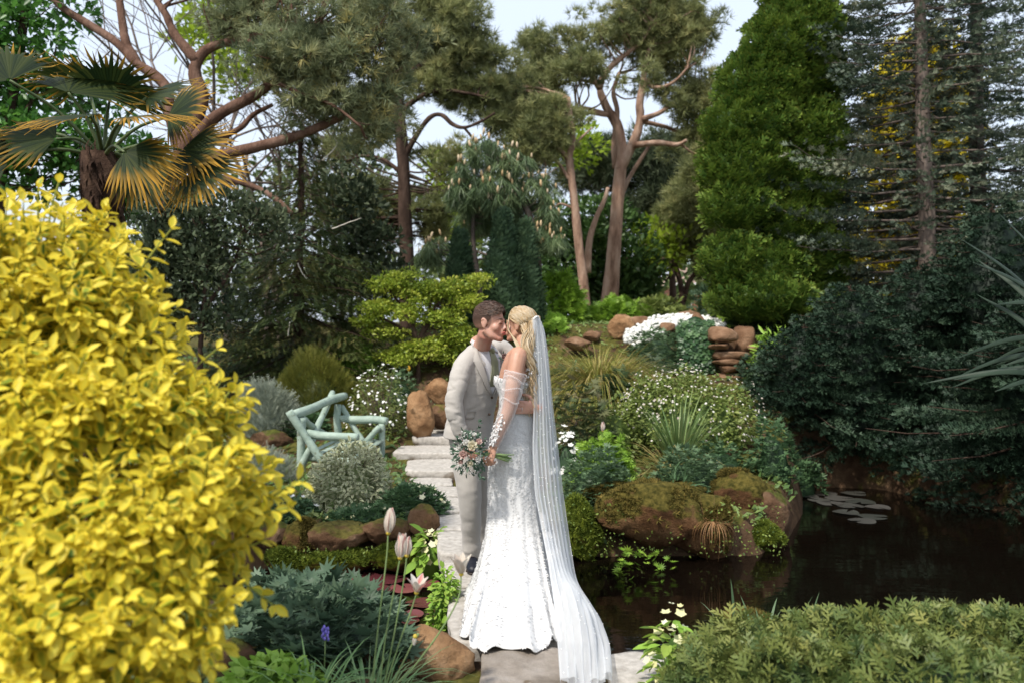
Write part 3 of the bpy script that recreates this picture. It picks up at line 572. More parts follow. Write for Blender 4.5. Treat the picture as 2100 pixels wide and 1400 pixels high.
# -- yellow-green Japanese maple
tree('japanese_maple', 'bushy yellow-green Japanese maple behind the groom', [([(858,760),(856,720),(850,680),(835,640),(800,600)], 6, 2), ([(856,720),(870,670),(900,620),(930,590)], 5, 2), ([(855,700),(880,660),(880,600),(870,570)], 4, 2), ([(850,690),(800,660),(770,650)], 4, 2)],
    [(800,590,50,16),(870,605,60,20),(930,590,50,16),(965,625,34,18),(770,635,34,14),(840,645,50,18),(905,655,50,20),(945,690,40,18),(790,685,44,16),(880,712,56,20),(830,566,40,12),(985,578,22,14),(830,730,50,16),(930,730,40,16),(757,660,22,10)], 12.6, bark_dark, maple_leaf, 21000, 340, .14, T_DIA, .055, 120, .012, flat=.35, up=.6, lean=.9, updir=0)
# -- spruces: whorled drooping branches
def spruce(name, label, base, top, hw, leafm, bark, nb, size, droop, tipup, tpl, tr, dens=1., zmin=.05, cat='tree', prof=None, hang=.0, core=0., aspect=1., gap=None, u0=.2):
    base = A(base, float); top = A(top, float); base[2] = H(base[0], base[1]) - .05; hgt = np.linalg.norm(top - base); t = thing(name, label, cat, base)
    g = Geo(); tk = curve([base - A([0, 0, .4]), base + (top - base) * .35, base + (top - base) * .7, top], 6, .03, 4); g.tube(tk, np.linspace(tr, tr * .25, len(tk)), 10)
    f = Geo(); prof = prof or (lambda h: (1 - h) ** .8); PS = []; DS = []; TS = []
    for k in range(nb):
        h = zmin + (1 - zmin) * ((k + rng.random()) / nb) ** 1.0; a = k * 2.39996 + rng.random() * .6; L = hw * prof(h) * (.75 + .4 * rng.random()); tone = rng.random()
        if gap and abs((a - gap[0] + 3.1416) % 6.2832 - 3.1416) < gap[1]: L *= .3
        o = base + (top - base) * h; d = A([math.cos(a), math.sin(a) * aspect, 0]); q = np.linspace(0, 1, 7)[:, None]
        P = o + d * L * q + A([0, 0, 1]) * L * (-droop * (1 + 3.2 * (1 - h) ** 6 * (core > 0)) * q ** 1.3 + tipup * q ** 3) + (.045 if not core else .03) * L * np.cumsum(rng.normal(size=(7, 3)) * .55, 0) * q
        g.tube(P, np.linspace(.007 + .008 * L, .003, 7), 5, cap=False)
        sd = unit(np.cross(d, [0, 0, 1])); m = max(5, int(L / size * 1.7 * dens))
        for j in range(m):
            u = u0 + (1 - u0) * (j + rng.random()) / m; x = o + d * L * u + A([0, 0, 1]) * L * (-droop * (1 + 3.2 * (1 - h) ** 6 * (core > 0)) * u ** 1.3 + tipup * u ** 3)
            for sg in (-1, 1):
                l2 = L * .42 * (1.08 - u) + size * .5; n2 = max(1, int(l2 / size * 1.6)); dd = unit(d * .75 + sg * sd * (.7 + .3 * rng.random()) + A([0, 0, -hang + .15 * (rng.random() - .5)]))
                e = (np.arange(n2) + rng.random(n2)) / n2
                PS.append(x + dd * (l2 * e)[:, None] + A([0, 0, -hang * .4]) * (l2 * e ** 2)[:, None] + .12 * size * rng.normal(size=(n2, 3))); DS.append(np.repeat(dd[None], n2, 0) + .35 * rvec(n2) + A([0, 0, -hang]) * e[:, None]); TS.append(np.full(n2, tone))
    P = np.vstack(PS); D = np.vstack(DS); n = len(P); tt = np.concatenate(TS)
    f.scatter(tpl, P, D, A([[0, 0, 1.]]) + .5 * rvec(n), size * (.7 + .6 * rng.random(n)), np.clip(.45 * tt + .55 * rng.random(n), 0, 1))
    if core: c = np.linspace(zmin, .95, 10); f.tube(base + (top - base) * c[:, None], np.maximum(.03, hw * core * .8 * prof(c)), 9, r=.0, u=np.zeros(10))
    g.build('trunk', bark, t); f.build('crown', leafm, t, kind='stuff'); return t
T_BR = t_spray(6, .75, .34, .12, .3, 5); T_BR2 = t_spray(6, .8, .36, .17, .15, 6)
spruce('weeping_spruce', 'dark weeping spruce with hanging shoots and bare pale twigs behind the bench', W(612, 790, 13), W(618, 250, 13), 1.75, spruce_weep, bark_dark, 150, .17, .35, .12, T_BR, .11, 1.1, .04, prof=lambda h: np.where(h < .55, 1 - .5 * h, .72 * (1 - h) / .45 * .55 + .08), hang=.55)
wsp = bpy.data.objects['weeping_spruce']; ptw = surf('pale_twig', [(.3, (.3, .27, .22)), (.7, (.55, .52, .45))], 20, 3, .8)
for p in [[(440,455),(470,475),(500,490),(540,515)],[(545,512),(560,505),(578,494)],[(405,512),(425,540),(462,558)],[(415,615),(430,640),(465,660),(500,672)],[(610,540),(620,560),(628,572)],[(420,675),(445,690),(470,700)],[(660,330),(690,300),(685,280)],[(590,690),(595,660)],[(680,470),(720,455),(740,448)]]: 
    g = Geo(); limb(g, [W(*q, 11.6) for q in p], .012, .004, 5, .01); g.build('bare_twig', ptw, wsp)
spruce('blue_spruce', 'tall grey-green spruce with a bare straight trunk at the right', W(1914, 690, 13.5), W(1872, -330, 13.5), 2.75, spruce_blue, bark_grey, 215, .22, .10, .18, T_BR2, .18, 1.0, .12, gap=(-1.7, .9), u0=.27, prof=lambda h: np.interp(h, [0, .12, .3, 1], [.7, .9, 1.0, .25]))
spruce('blue_spruce', 'second grey-green spruce behind the green yucca blades at the right', W(2010, 720, 14.6), W(1995, -400, 14.6), 1.9, spruce_blue, bark_grey, 170, .225, .2, .12, T_BR2, .19, 1.0, .14, gap=(-1.6, .7), u0=.26, prof=lambda h: np.interp(h, [0, .12, .3, 1], [.6, .8, 1.0, .2]))
SP = lambda h: np.interp(h, [0, .15, .45, .8, 1], [1.0, 1.0, .80, .42, .06])
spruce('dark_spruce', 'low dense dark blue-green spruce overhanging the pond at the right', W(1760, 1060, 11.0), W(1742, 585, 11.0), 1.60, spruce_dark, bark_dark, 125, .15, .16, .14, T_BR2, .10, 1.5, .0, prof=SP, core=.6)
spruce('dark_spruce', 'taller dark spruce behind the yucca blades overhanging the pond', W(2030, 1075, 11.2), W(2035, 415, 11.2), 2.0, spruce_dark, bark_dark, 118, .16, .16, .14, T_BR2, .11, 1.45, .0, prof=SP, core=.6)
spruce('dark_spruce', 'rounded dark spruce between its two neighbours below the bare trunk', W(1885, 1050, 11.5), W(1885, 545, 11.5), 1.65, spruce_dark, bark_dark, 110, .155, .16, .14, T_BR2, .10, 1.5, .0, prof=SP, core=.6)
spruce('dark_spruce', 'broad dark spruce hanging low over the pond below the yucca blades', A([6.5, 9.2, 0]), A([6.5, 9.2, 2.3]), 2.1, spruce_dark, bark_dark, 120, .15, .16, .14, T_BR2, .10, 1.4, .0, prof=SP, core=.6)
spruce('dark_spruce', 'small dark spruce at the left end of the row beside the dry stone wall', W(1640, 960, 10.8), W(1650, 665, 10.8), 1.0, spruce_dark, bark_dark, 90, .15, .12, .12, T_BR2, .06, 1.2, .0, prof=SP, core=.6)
# -- golden-green cypress in tiers
ct = thing('cypress', 'massive tiered golden-green cypress leaning over the rockery', 'tree', W(1580, 660, 14))
CL = [lob(a, b, 14 + y, c, d, .9) for a, b, c, d, y in [(1625,-30,60,70,0),(1640,60,72,80,0),(1600,110,70,80,-.2),(1560,190,84,80,-.1),(1650,170,70,90,.2),(1540,270,90,76,-.2),(1640,290,80,90,0),(1530,350,88,70,-.3),(1620,390,90,80,0),(1520,430,72,50,-.5),(1600,470,90,60,-.2),(1500,545,56,62,-.6),(1575,560,80,60,-.5),(1660,540,70,70,-.2),(1560,620,100,50,-.8),(1660,640,70,50,-.5)]]
ct.location[2] = H(4.5, 14) - .1; f = Geo(); L = A(CL); n = 15000; w = L[:, 3] * L[:, 5]; k = rng.choice(len(L), n, p=w / w.sum()); d = rvec(n); d[:, 1] -= .35; d = unit(d)
lump = 1 + .16 * fbm(d * 3 + k[:, None] * 5.1, 3, 4); P = L[k, :3] + d * L[k, 3:] * (lump * (.86 + .16 * rng.random(n)))[:, None]
f.scatter(t_frond(4, 5, .17), P, unit(d * A([1, 1, .3]) + A([0, 0, .45]) + .3 * rvec(n)), d + .5 * rvec(n), .205 * (.6 + .7 * rng.random(n)), np.clip((lump - .82) * 2.2 + .35 * (rng.random(n) - .4), 0, 1))
for q in L: v, tt = ico(3); f.add(v * q[3:] * (.84 + .06 * fbm(v * 3, 2, 3))[:, None] + q[:3], tt, r=.3)
g = Geo(); limb(g, [A([4.6, 14, H(4.6, 14) - .1]), W(1590, 690, 14), W(1600, 400, 14), W(1625, -50, 14)], .22, .08); g.build('trunk', bark_dark, ct); f.build('crown', cyp_leaf, ct, kind='stuff')
ut = thing('yew_bush', 'low spreading green yew at the foot of the tiered cypress', 'shrub', (4.2, 13.8, float(H(4.2, 13.8)))); f = Geo()
foliage(f, [lob(1530, 640, 13.9, 62, 40), lob(1600, 650, 13.6, 80, 46), lob(1560, 610, 14.0, 60, 30), lob(1480, 625, 14.2, 30, 26)], 3600, 80, .3, t_frond(4, 4, .15), .15, .6, .4); f.build('foliage', jun_leaf, ut, kind='stuff')
# -- golden conifer glimpsed behind
tree('golden_conifer', 'bright golden yellow conifer glimpsed behind the grey-green spruce', [([(1880,700),(1885,400),(1890,60)], 10, 4)], [(1890,140,50,70),(1900,230,60,70),(1860,290,60,60),(1900,340,60,60),(1850,400,70,60),(1900,450,60,60),(1840,540,70,50),(1900,560,60,50),(1930,200,50,60),(1860,200,50,60),(1945,330,50,70)], 18, bark_dark, gold_leaf, 4500, 150, .45, t_frond(3, 6, .2), .34, 0, flat=.7, up=.5)
# -- broadleaf at upper left, dark evergreens, wood behind
tree('sycamore', 'green broad-leaved tree behind the palm at the upper left', [([(-20,760),(-10,500),(10,300),(40,120),(60,-60)], 18, 7), ([(10,300),(70,200),(110,120)], 6, 2), ([(20,200),(-60,120),(-120,60)], 6, 2)],
    [(30,60,90,60),(100,140,50,44),(20,170,90,50),(40,280,90,50),(110,300,60,50),(0,360,110,50),(130,20,40,24),(-80,200,80,120),(20,-40,120,50),(180,330,60,50,.6),(210,240,60,40,1),(270,330,60,40,1),(150,210,50,40,1),(320,390,50,36,1),(230,400,60,40,1)], 13, bark_dark, syc_leaf, 9000, 220, .34, T_LEAF, .15, 70, .02, flat=.5, up=.5, lean=.8, updir=-.1)
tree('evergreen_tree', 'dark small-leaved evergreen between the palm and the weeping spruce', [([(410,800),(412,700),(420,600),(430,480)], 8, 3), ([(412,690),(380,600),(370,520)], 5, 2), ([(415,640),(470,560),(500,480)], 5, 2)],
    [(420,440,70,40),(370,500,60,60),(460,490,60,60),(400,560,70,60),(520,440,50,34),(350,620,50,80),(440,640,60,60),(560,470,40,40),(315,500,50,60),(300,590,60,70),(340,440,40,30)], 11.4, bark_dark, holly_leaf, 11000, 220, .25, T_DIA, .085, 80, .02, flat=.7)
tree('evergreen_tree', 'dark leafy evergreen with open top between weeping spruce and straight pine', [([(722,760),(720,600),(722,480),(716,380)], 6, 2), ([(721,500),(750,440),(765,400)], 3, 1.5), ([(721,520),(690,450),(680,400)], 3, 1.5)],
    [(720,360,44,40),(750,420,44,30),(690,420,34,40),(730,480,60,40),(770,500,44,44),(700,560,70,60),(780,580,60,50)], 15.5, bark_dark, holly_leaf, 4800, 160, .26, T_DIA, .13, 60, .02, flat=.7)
tree('dark_tree', 'dark rounded broad-leaved tree behind the slender pine trunks', [([(1232,700),(1235,620),(1240,500)], 8, 4)], [(1230,470,70,50),(1180,540,70,50),(1270,540,70,50),(1130,590,60,50),(1310,580,40,50),(1210,600,90,50),(1290,610,60,40),(1150,460,40,40)], 24, bark_dark, rhodo_leaf, 9000, 170, .55, T_LEAF, .22, 30, .03, flat=.6)
tree('lime_tree', 'fresh lime-green tree glimpsed behind the dark pines', [([(930,720),(930,500),(935,400)], 5, 2)], [(930,440,40,70),(905,350,30,40),(1360,500,50,40,-2),(1180,300,40,40),(430,70,60,50,-4),(480,150,40,40,-4)], 26, bark_grey, lime_leaf, 4200, 110, .5, T_LEAF, .22, 30, .03, flat=.6)
# -- leafless trees behind the palm
def bare(label, px, ybot, Y, seed, h=7.5, r=.10):
    t = thing('bare_tree', label, 'tree', W(px, ybot, Y), 'leafless trees behind the weeping spruce'); g = Geo(); gg = np.random.default_rng(seed)
    def rec(p, d, L, r, lv):
        q = [p]
        for k in range(4): d = unit(d + .16 * gg.normal(size=3) + A([0, 0, .04])); q.append(q[-1] + d * L / 4)
        g.tube(q, np.linspace(r, r * .62, 5), 6 if lv < 3 else 3, cap=False)
        if lv < 5:
            for k in range(3 if lv < 4 else 2):
                a = q[2 + int(gg.integers(0, 3))]; e = unit(d + .62 * gg.normal(size=3)); rec(a, e, L * (.62 + .2 * gg.random()), r * .55, lv + 1)
    b0 = W(px, ybot, Y); b0[2] = H(b0[0], b0[1]) - .1; rec(b0, A([0, 0, 1.]), h * .42, r, 0); g.build('trunk', bark_grey, t, kind=None)
bare('leafless pale tree behind the palm', 545, 640, 20, 1); bare('leafless tree with grey limbs behind the weeping spruce', 575, 650, 21, 2, 8.5, .12); bare('leafless tree between weeping spruce and straight pine', 690, 640, 22, 3, 8.5); bare('thin leafless tree beside the leaning pine', 470, 640, 19, 4, 8.5)
f = Geo(); LB = [lob(x, 560 + 50 * rng.random(), Y, 130, 70 + 50 * rng.random()) for x, Y in zip(np.linspace(-400, 2500, 34), 36 + 14 * rng.random(34))] + [lob(x, y, 40, 110, 60) for x, y in ((330,470),(450,450),(560,470),(680,450),(780,440),(900,440),(1000,450),(1380,480),(1460,500),(230,430),(640,400),(820,400))]
foliage(f, LB, 30000, 560, 1.2, T_DIA, .42, .6, .4); o = f.build('far_wood', far_leaf); o['kind'] = 'stuff'; o['label'] = 'far-off green wood closing the garden behind the trees'; o['category'] = 'wood'
# -- far brick house
hb = thing('house', 'far red-brick house with pale roof glimpsed beside the rockery crest', 'house', W(1425, 645, 58)); brick = surf('brick', [(.35, (.30, .12, .07)), (.65, (.45, .2, .13))], 8, 4, .9); rf = surf('roof_tiles', [(.35, (.22, .15, .12)), (.65, (.36, .26, .21))], 8, 4, .9)
c = W(1440, 645, 58); g = Geo(); g.box(c + A([0, 3, .9]), (2.2, 3, 1.3)); g.build('wall', brick, hb, smooth=False)
g = Geo(); z0 = c[2] + 2.2; g.add([(c[0]-2.5, c[1]-.4, z0), (c[0]+2.5, c[1]-.4, z0), (c[0]+2.5, c[1]+6.4, z0), (c[0]-2.5, c[1]+6.4, z0), (c[0]-1.2, c[1]+3, z0+1.7), (c[0]+1.2, c[1]+3, z0+1.7)], [(0,4,3),(1,2,5)], [(0,1,5,4),(2,3,4,5),(0,3,2,1)]); g.build('roof', rf, hb, smooth=False)
wp = surf('white_paint', [(.3, (.75, .75, .75)), (.7, (.82, .82, .82))], 3, 2, .6, .05); gl = surf('window_glass', [(.3, (.03, .035, .04)), (.7, (.05, .055, .06))], 2, 2, .1, 0.)
g = Geo(); g.box(c + A([0, -.46, 2.15]), (2.5, .06, .1)); g.build('fascia', wp, hb, smooth=False)
for dx in (-1.2, .3, 1.4):
    g = Geo(); g.box(c + A([dx, -.03, 1.1]), (.42, .05, .5)); w_ = g.build('window', wp, hb, smooth=False); g = Geo(); g.box(c + A([dx, -.09, 1.1]), (.34, .02, .42)); g.build('pane', gl, w_, smooth=False)
# -- palm
pt_ = W(212, 318, 5.6); pb = A([pt_[0] - .02, pt_[1], H(pt_[0], pt_[1])]); pm = thing('fan_palm', 'fan palm with shaggy brown trunk behind the yellow shrub', 'palm tree', pb)
fib = surf('palm_fibre', [(.3, (.02, .012, .009)), (.55, (.075, .045, .032)), (.75, (.14, .09, .06))], 9, 8, .95, 1.0, 30, .1, dist=.03)
g = Geo(); P = curve([pb, pb * .5 + pt_ * .5, pt_], 8); g.tube(P, .14 + .015 * np.sin(np.arange(len(P)) * 1.7), 14); tr_ = g.build('trunk', fib, pm)
f = Geo(); n = 2600; h = rng.random(n); ph = rng.random(n) * 6.283; Q = pb + (pt_ - pb) * h[:, None] + np.stack([np.cos(ph), np.sin(ph), np.zeros(n)], 1) * .13
f.scatter(t_blade(3, .14, .8), Q, np.stack([np.cos(ph) * .7, np.sin(ph) * .7, np.where(rng.random(n) < .7, 1., -.6)], 1) + .3 * rvec(n), np.stack([np.cos(ph), np.sin(ph), np.zeros(n)], 1), .09 + .07 * rng.random(n)); f.build('fibre', fib, tr_, kind='stuff')
frm = leafmat('palm_blade', [(.005, .011, .004), (.011, .019, .005), (.024, .032, .008)], .3, .55, .15, tip=((.40, .215, .02), .62, 1.02)); pet = surf('palm_stalk', [(.3, (.05, .08, .03)), (.7, (.1, .13, .05))], 8, 3, .5)
def frond(px, py, Y, nx, ny, nz, R, ax, tip_shift=0.):
    """fan with hub at the pixel, blade normal (nx,ny,nz), axis ax = mean direction in the picture (degrees)"""
    c = W(px, py, Y); N = unit(A([nx, ny, nz])); a0 = math.radians(ax); D = A([math.cos(a0), 0, math.sin(a0)]); D = unit(D - N * (D @ N)); X_ = np.cross(D, N)
    g = Geo(); k = 34; sp = 2.75
    for i in range(k):
        a = -sp / 2 + sp * (i + .5) / k; w = sp / k * .58; d = D * math.cos(a) + X_ * math.sin(a); L = R * (1 - .22 * (abs(a) / (sp / 2)) ** 2) * (.93 + .12 * rng.random())
        V = []; U = []
        for q, ww in ((.04, 1.), (.3, 1.), (.6, 1.), (.82, .62), (1., .06)):
            s = np.cross(N, d) * min(w * q, w * .6) * ww * L; dr = -.16 * q ** 2.4 * L; b = c + d * q * L + A([0, 0, dr]) * (.6 + .8 * rng.random() * (q > .7))
            V += [b - s, b + N * .22 * w * min(q, .6) * L, b + s]; U += [q * (.8 + .25 * (i % 3 == 0)) + tip_shift] * 3  # last term carries the orange tip colour further down the blade
        T = []
        for q in range(4):
            o_ = q * 3; T += [(o_, o_ + 1, o_ + 4), (o_, o_ + 4, o_ + 3), (o_ + 1, o_ + 2, o_ + 5), (o_ + 1, o_ + 5, o_ + 4)]
        g.add(V, T, r=rng.random(), u=U)
    fo = g.build('frond', frm, pm); g = Geo(); g.tube(curve([pt_ + A([0, 0, -.02]), (pt_ + c) / 2 + A([0, 0, .05]), c], 5), np.linspace(.016, .008, 11), 6); g.build('stalk', pet, fo)
for a in [(140,190,5.4,.15,-.6,.75,.52,75),(225,205,5.8,-.1,.5,.8,.5,70),(20,165,5.2,.3,-.7,.6,.5,130),(300,200,5.7,-.3,-.55,.75,.42,20),(345,240,5.4,-.5,-.75,.45,.40,5,.12),(255,312,4.9,.15,-.75,.6,.36,-25,.22),(372,308,5.3,-.3,-.7,.55,.42,-25,.16),(275,345,5.4,.1,-.7,.7,.42,-35,.1),(395,350,5.2,-.2,-.65,.7,.40,-35,.12),(185,238,5.0,0,-.35,.9,.42,175,.15),(115,285,5.4,.2,-.6,.7,.42,195,.08),(20,325,5.2,.2,-.7,.6,.40,200,.05),(260,240,5.0,-.1,-.3,.95,.40,-15,.2),(180,180,6.2,.1,.3,.9,.5,100),(60,270,5.9,.1,-.2,.95,.45,180,.1)]: frond(*a[:6], a[6] * 1.08, *a[7:])
# ---------------------------------------------------------------- yellow variegated shrub in the foreground
ys = thing('yellow_shrub', 'big bright yellow variegated shrub filling the left foreground', 'shrub', (-1.3, 2.2, H(-1.3, 2.2)))
yel = leafmat('yellow_variegated_leaf', [(.03, .07, .012), (.14, .20, .022), (.42, .40, .03), (.66, .57, .05), (.74, .66, .09)], .35, .5, .25, margin=((.72, .575, .045), .30, .70))
stemm = surf('green_stem', [(.3, (.20, .24, .04)), (.7, (.34, .36, .07))], 12, 3, .6, .1)
YL = A([lob(a, b, y, c, d, .85) for a, b, y, c, d in [(50,590,2.5,250,200),(90,720,2.4,290,190),(170,900,2.25,300,200),(250,1060,2.15,300,170),(190,1240,2.05,310,200),(-80,800,2.4,320,360),(120,1450,1.95,310,160),(420,990,2.2,130,110),(380,860,2.3,110,100),(230,620,2.45,90,110)]])
n = 1020; w = YL[:, 3] * YL[:, 5]; k = rng.choice(len(YL), n, p=w / w.sum()); d = rvec(n); d[:, 1] -= .45; d[:, 0] += .25; d[:, 2] += .15; d = unit(d)
SP_ = YL[k, :3] + d * YL[k, 3:] * (.93 + .10 * rng.random(n))[:, None]; SD = unit(d * .8 + A([.15, -.15, .42]) + .22 * rvec(n))
ins = np.min([np.linalg.norm((SP_ - q[:3]) / q[3:], axis=1) for q in YL], axis=0); keep = ins > .84; SP_, SD = SP_[keep], SD[keep]; n = len(SP_)
extra = A([W(352,470,2.4), W(120,375,2.5), W(612,985,2.2), W(560,1240,2.2), W(505,812,2.35), W(445,715,2.4), W(330,590,2.45), W(590,1040,2.15)]); SP_ = np.vstack([extra, SP_]); SD = np.vstack([unit(A([[.6,-.1,.7],[.2,0,1],[.8,-.2,.5],[.7,-.4,-.3],[.8,0,.5],[.7,0,.6],[.8,0,.5],[.9,-.2,.2]])), SD]); n = len(SP_)
st = Geo(); LP, LD, LN, LS, LR = [], [], [], [], []
for i in range(n):
    a, dd = SP_[i], SD[i]; L = (.09 + .06 * rng.random()) * (1.5 if i < 8 else 1); x = unit(np.cross(dd, rng.normal(size=3))); z = np.cross(dd, x)
    st.tube([a - dd * L, a - dd * L * .4 + .004 * rng.normal(size=3), a], [.0035, .0028, .002], 4, cap=False); young = rng.random() * .6 + .10
    for j in range(5):
        ph = j * 1.57 + .3 * rng.random()
        for sg in (-1, 1):
            rad = (x * math.cos(ph) + z * math.sin(ph)) * sg; t = j / 4
            LP.append(a - dd * L * (1 - t) + rad * .003); LD.append(rad * (1.15 - .5 * t) + dd * (.1 + .7 * t) + .15 * rng.normal(size=3) + A([.12, -.1, -.12])); LN.append(dd * (.8 - .4 * t) - rad * .4 * t + .25 * rng.normal(size=3) + A([0, -.15, .8])); LS.append((.054 + .026 * rng.random()) * (1 - .35 * t)); LR.append(np.clip(young + .45 * t - .25 * (rng.random() < .16) - .3 * (rng.random() < .07) + .1 * rng.random(), 0, 1))
LP, LD, LN, LS, LR = map(A, (LP, LD, LN, LS, LR)); TY = t_leaf(.52, .22, .13, 3)
st.build('stems', stemm, ys, kind='stuff')
# the leaves that show largest are parts of their own
big = LS / LP[:, 1] * (LP[:, 2] < 2.2) * ((LP[:, 0] / LP[:, 1] * FPX + CX) > 0) * ((CH - LP[:, 2]) / LP[:, 1] * FPX + HY < 1390) * (LR > .3); idx = np.argsort(-big); sel = idx[:300]; rest = idx[300:]
var = []
for q in range(5):
    gq = Geo(); tv, tt, tu = t_leaf(.48 + .03 * q, .14 + .06 * q, .13, 4); gq.add(tv, tt, r=.45 + .12 * q, u=tu); o = gq.build('leaf', yel, ys); var.append(o)
for c, i in enumerate(sel):
    o = var[c] if c < 5 else bpy.data.objects.new('leaf', var[c % 5].data)
    if c >= 5: COL.objects.link(o); o.parent = ys
    D = unit(LD[i]); Xx = unit(np.cross(D, LN[i])); Zz = np.cross(Xx, D); M = np.eye(4); M[:3, :3] = np.stack([Xx, D, Zz], 1) * LS[i]; M[:3, 3] = LP[i]; o.matrix_parent_inverse = Matrix.Translation(-ys.location); o.matrix_basis = Matrix(M.tolist())
f = Geo(); f.scatter(TY, LP[rest], LD[rest], LN[rest], LS[rest], LR[rest])
n2 = 4200; k = rng.choice(len(YL), n2, p=w / w.sum()); d = rvec(n2); P = YL[k, :3] + d * YL[k, 3:] * (.45 + .42 * rng.random(n2))[:, None]; f.scatter(t_leaf(.52, .2, .1, 2), P, rvec(n2), rvec(n2) + A([0, 0, .8]), .055, rng.random(n2) * .42)  # inner leaves in darker greens, painting shade into the gaps
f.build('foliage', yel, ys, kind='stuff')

# ---------------------------------------------------------------- low plants
def t_palm5(m=5):
    V = [[0, .42, -.12]]; U = [0.]
    for i in range(2 * m + 1):
        a = -2.5 + 5. * i / (2 * m); r = (.24 if i % 2 == 0 else .56) * (1 - .2 * abs(a) / 2.5); V.append([math.sin(a) * r, .42 + math.cos(a) * r, .12 * (r - .3)]); U.append(1.)
    return A(V, float), A([(0, i + 1, i) for i in range(1, 2 * m + 1)]), A(U, float)
def gm(*c, tr=.3, **k):
    gm.n = getattr(gm, 'n', 0) + 1; return leafmat('plant_leaf_%d' % gm.n, list(c), tr, k.pop('rough', .5), k.pop('spec', .3), **k)
GER = gm((.02, .042, .018), (.045, .085, .036), (.08, .13, .058)); GRY = gm((.09, .11, .085), (.16, .18, .14), (.24, .25, .20)); HEA = gm((.035, .045, .008), (.09, .095, .016), (.16, .14, .03)); VAR = gm((.16, .20, .09), (.30, .33, .18), (.42, .44, .27), margin=((.52, .52, .36), .4, .75)); LGT = gm((.08, .15, .02), (.16, .26, .04), (.28, .36, .07)); BLU = gm((.028, .052, .024), (.06, .098, .048), (.105, .15, .08)); DRY = gm((.08, .06, .015), (.20, .16, .05), (.36, .27, .10)); PEO = gm((.025, .04, .014), (.055, .07, .028), (.11, .09, .045)); FER = gm((.05, .10, .012), (.11, .19, .02), (.19, .27, .035)); SAX = gm((.045, .07, .014), (.10, .13, .03), (.18, .19, .06)); FOR = gm((.02, .038, .022), (.048, .08, .048), (.09, .13, .08)); DAP = gm((.035, .06, .012), (.09, .12, .03), (.15, .13, .06))
WHT = gm((.62, .62, .58), (.78, .78, .74), (.85, .85, .82), tr=.25); PYE = gm((.66, .62, .30), (.78, .75, .45), (.82, .80, .58), tr=.3); SXF = gm((.40, .34, .28), (.58, .54, .47), (.70, .68, .62), tr=.25); YTU = gm((.70, .36, .03), (.80, .50, .04), (.82, .58, .08), tr=.3)
T_G = t_palm5(); T_G7 = t_palm5(9); T_AN = t_palm5(7); T_OV = t_leaf(.6, .2, .12, 2); T_OB = t_leaf(.45, .25, .1, 3); T_NAR = t_leaf(.22, .2, .05, 2); T_FLW = (A([[0, 0, 0]] + [[math.sin(a) * (1 if i % 2 else .7), math.cos(a) * (1 if i % 2 else .7), .2 * (i % 2)] for i, a in enumerate(np.arange(10) * .628)], float), A([(0, 1 + (i + 1) % 10, 1 + i) for i in range(10)]), A([0.] + [1.] * 10))
def leafobjs(root, tpl, mat, P, D, N, S_):
    """single leaves as parts that share a few meshes"""
    var = []
    for q in range(min(4, len(P))): g = Geo(); g.add(tpl[0], tpl[1], r=.2 + .22 * q, u=tpl[2]); var.append(g.build('leaf', mat, root))
    for c in range(len(P)):
        o = var[c] if c < 4 else bpy.data.objects.new('leaf', var[c % 4].data)
        if c >= 4: COL.objects.link(o); o.parent = root
        y = unit(D[c]); x = unit(np.cross(y, N[c])); M = np.eye(4); M[:3, :3] = np.stack([x, y, np.cross(x, y)], 1) * S_[c]; M[:3, 3] = P[c]; o.matrix_parent_inverse = Matrix.Translation(-root.location); o.matrix_basis = Matrix(M.tolist())
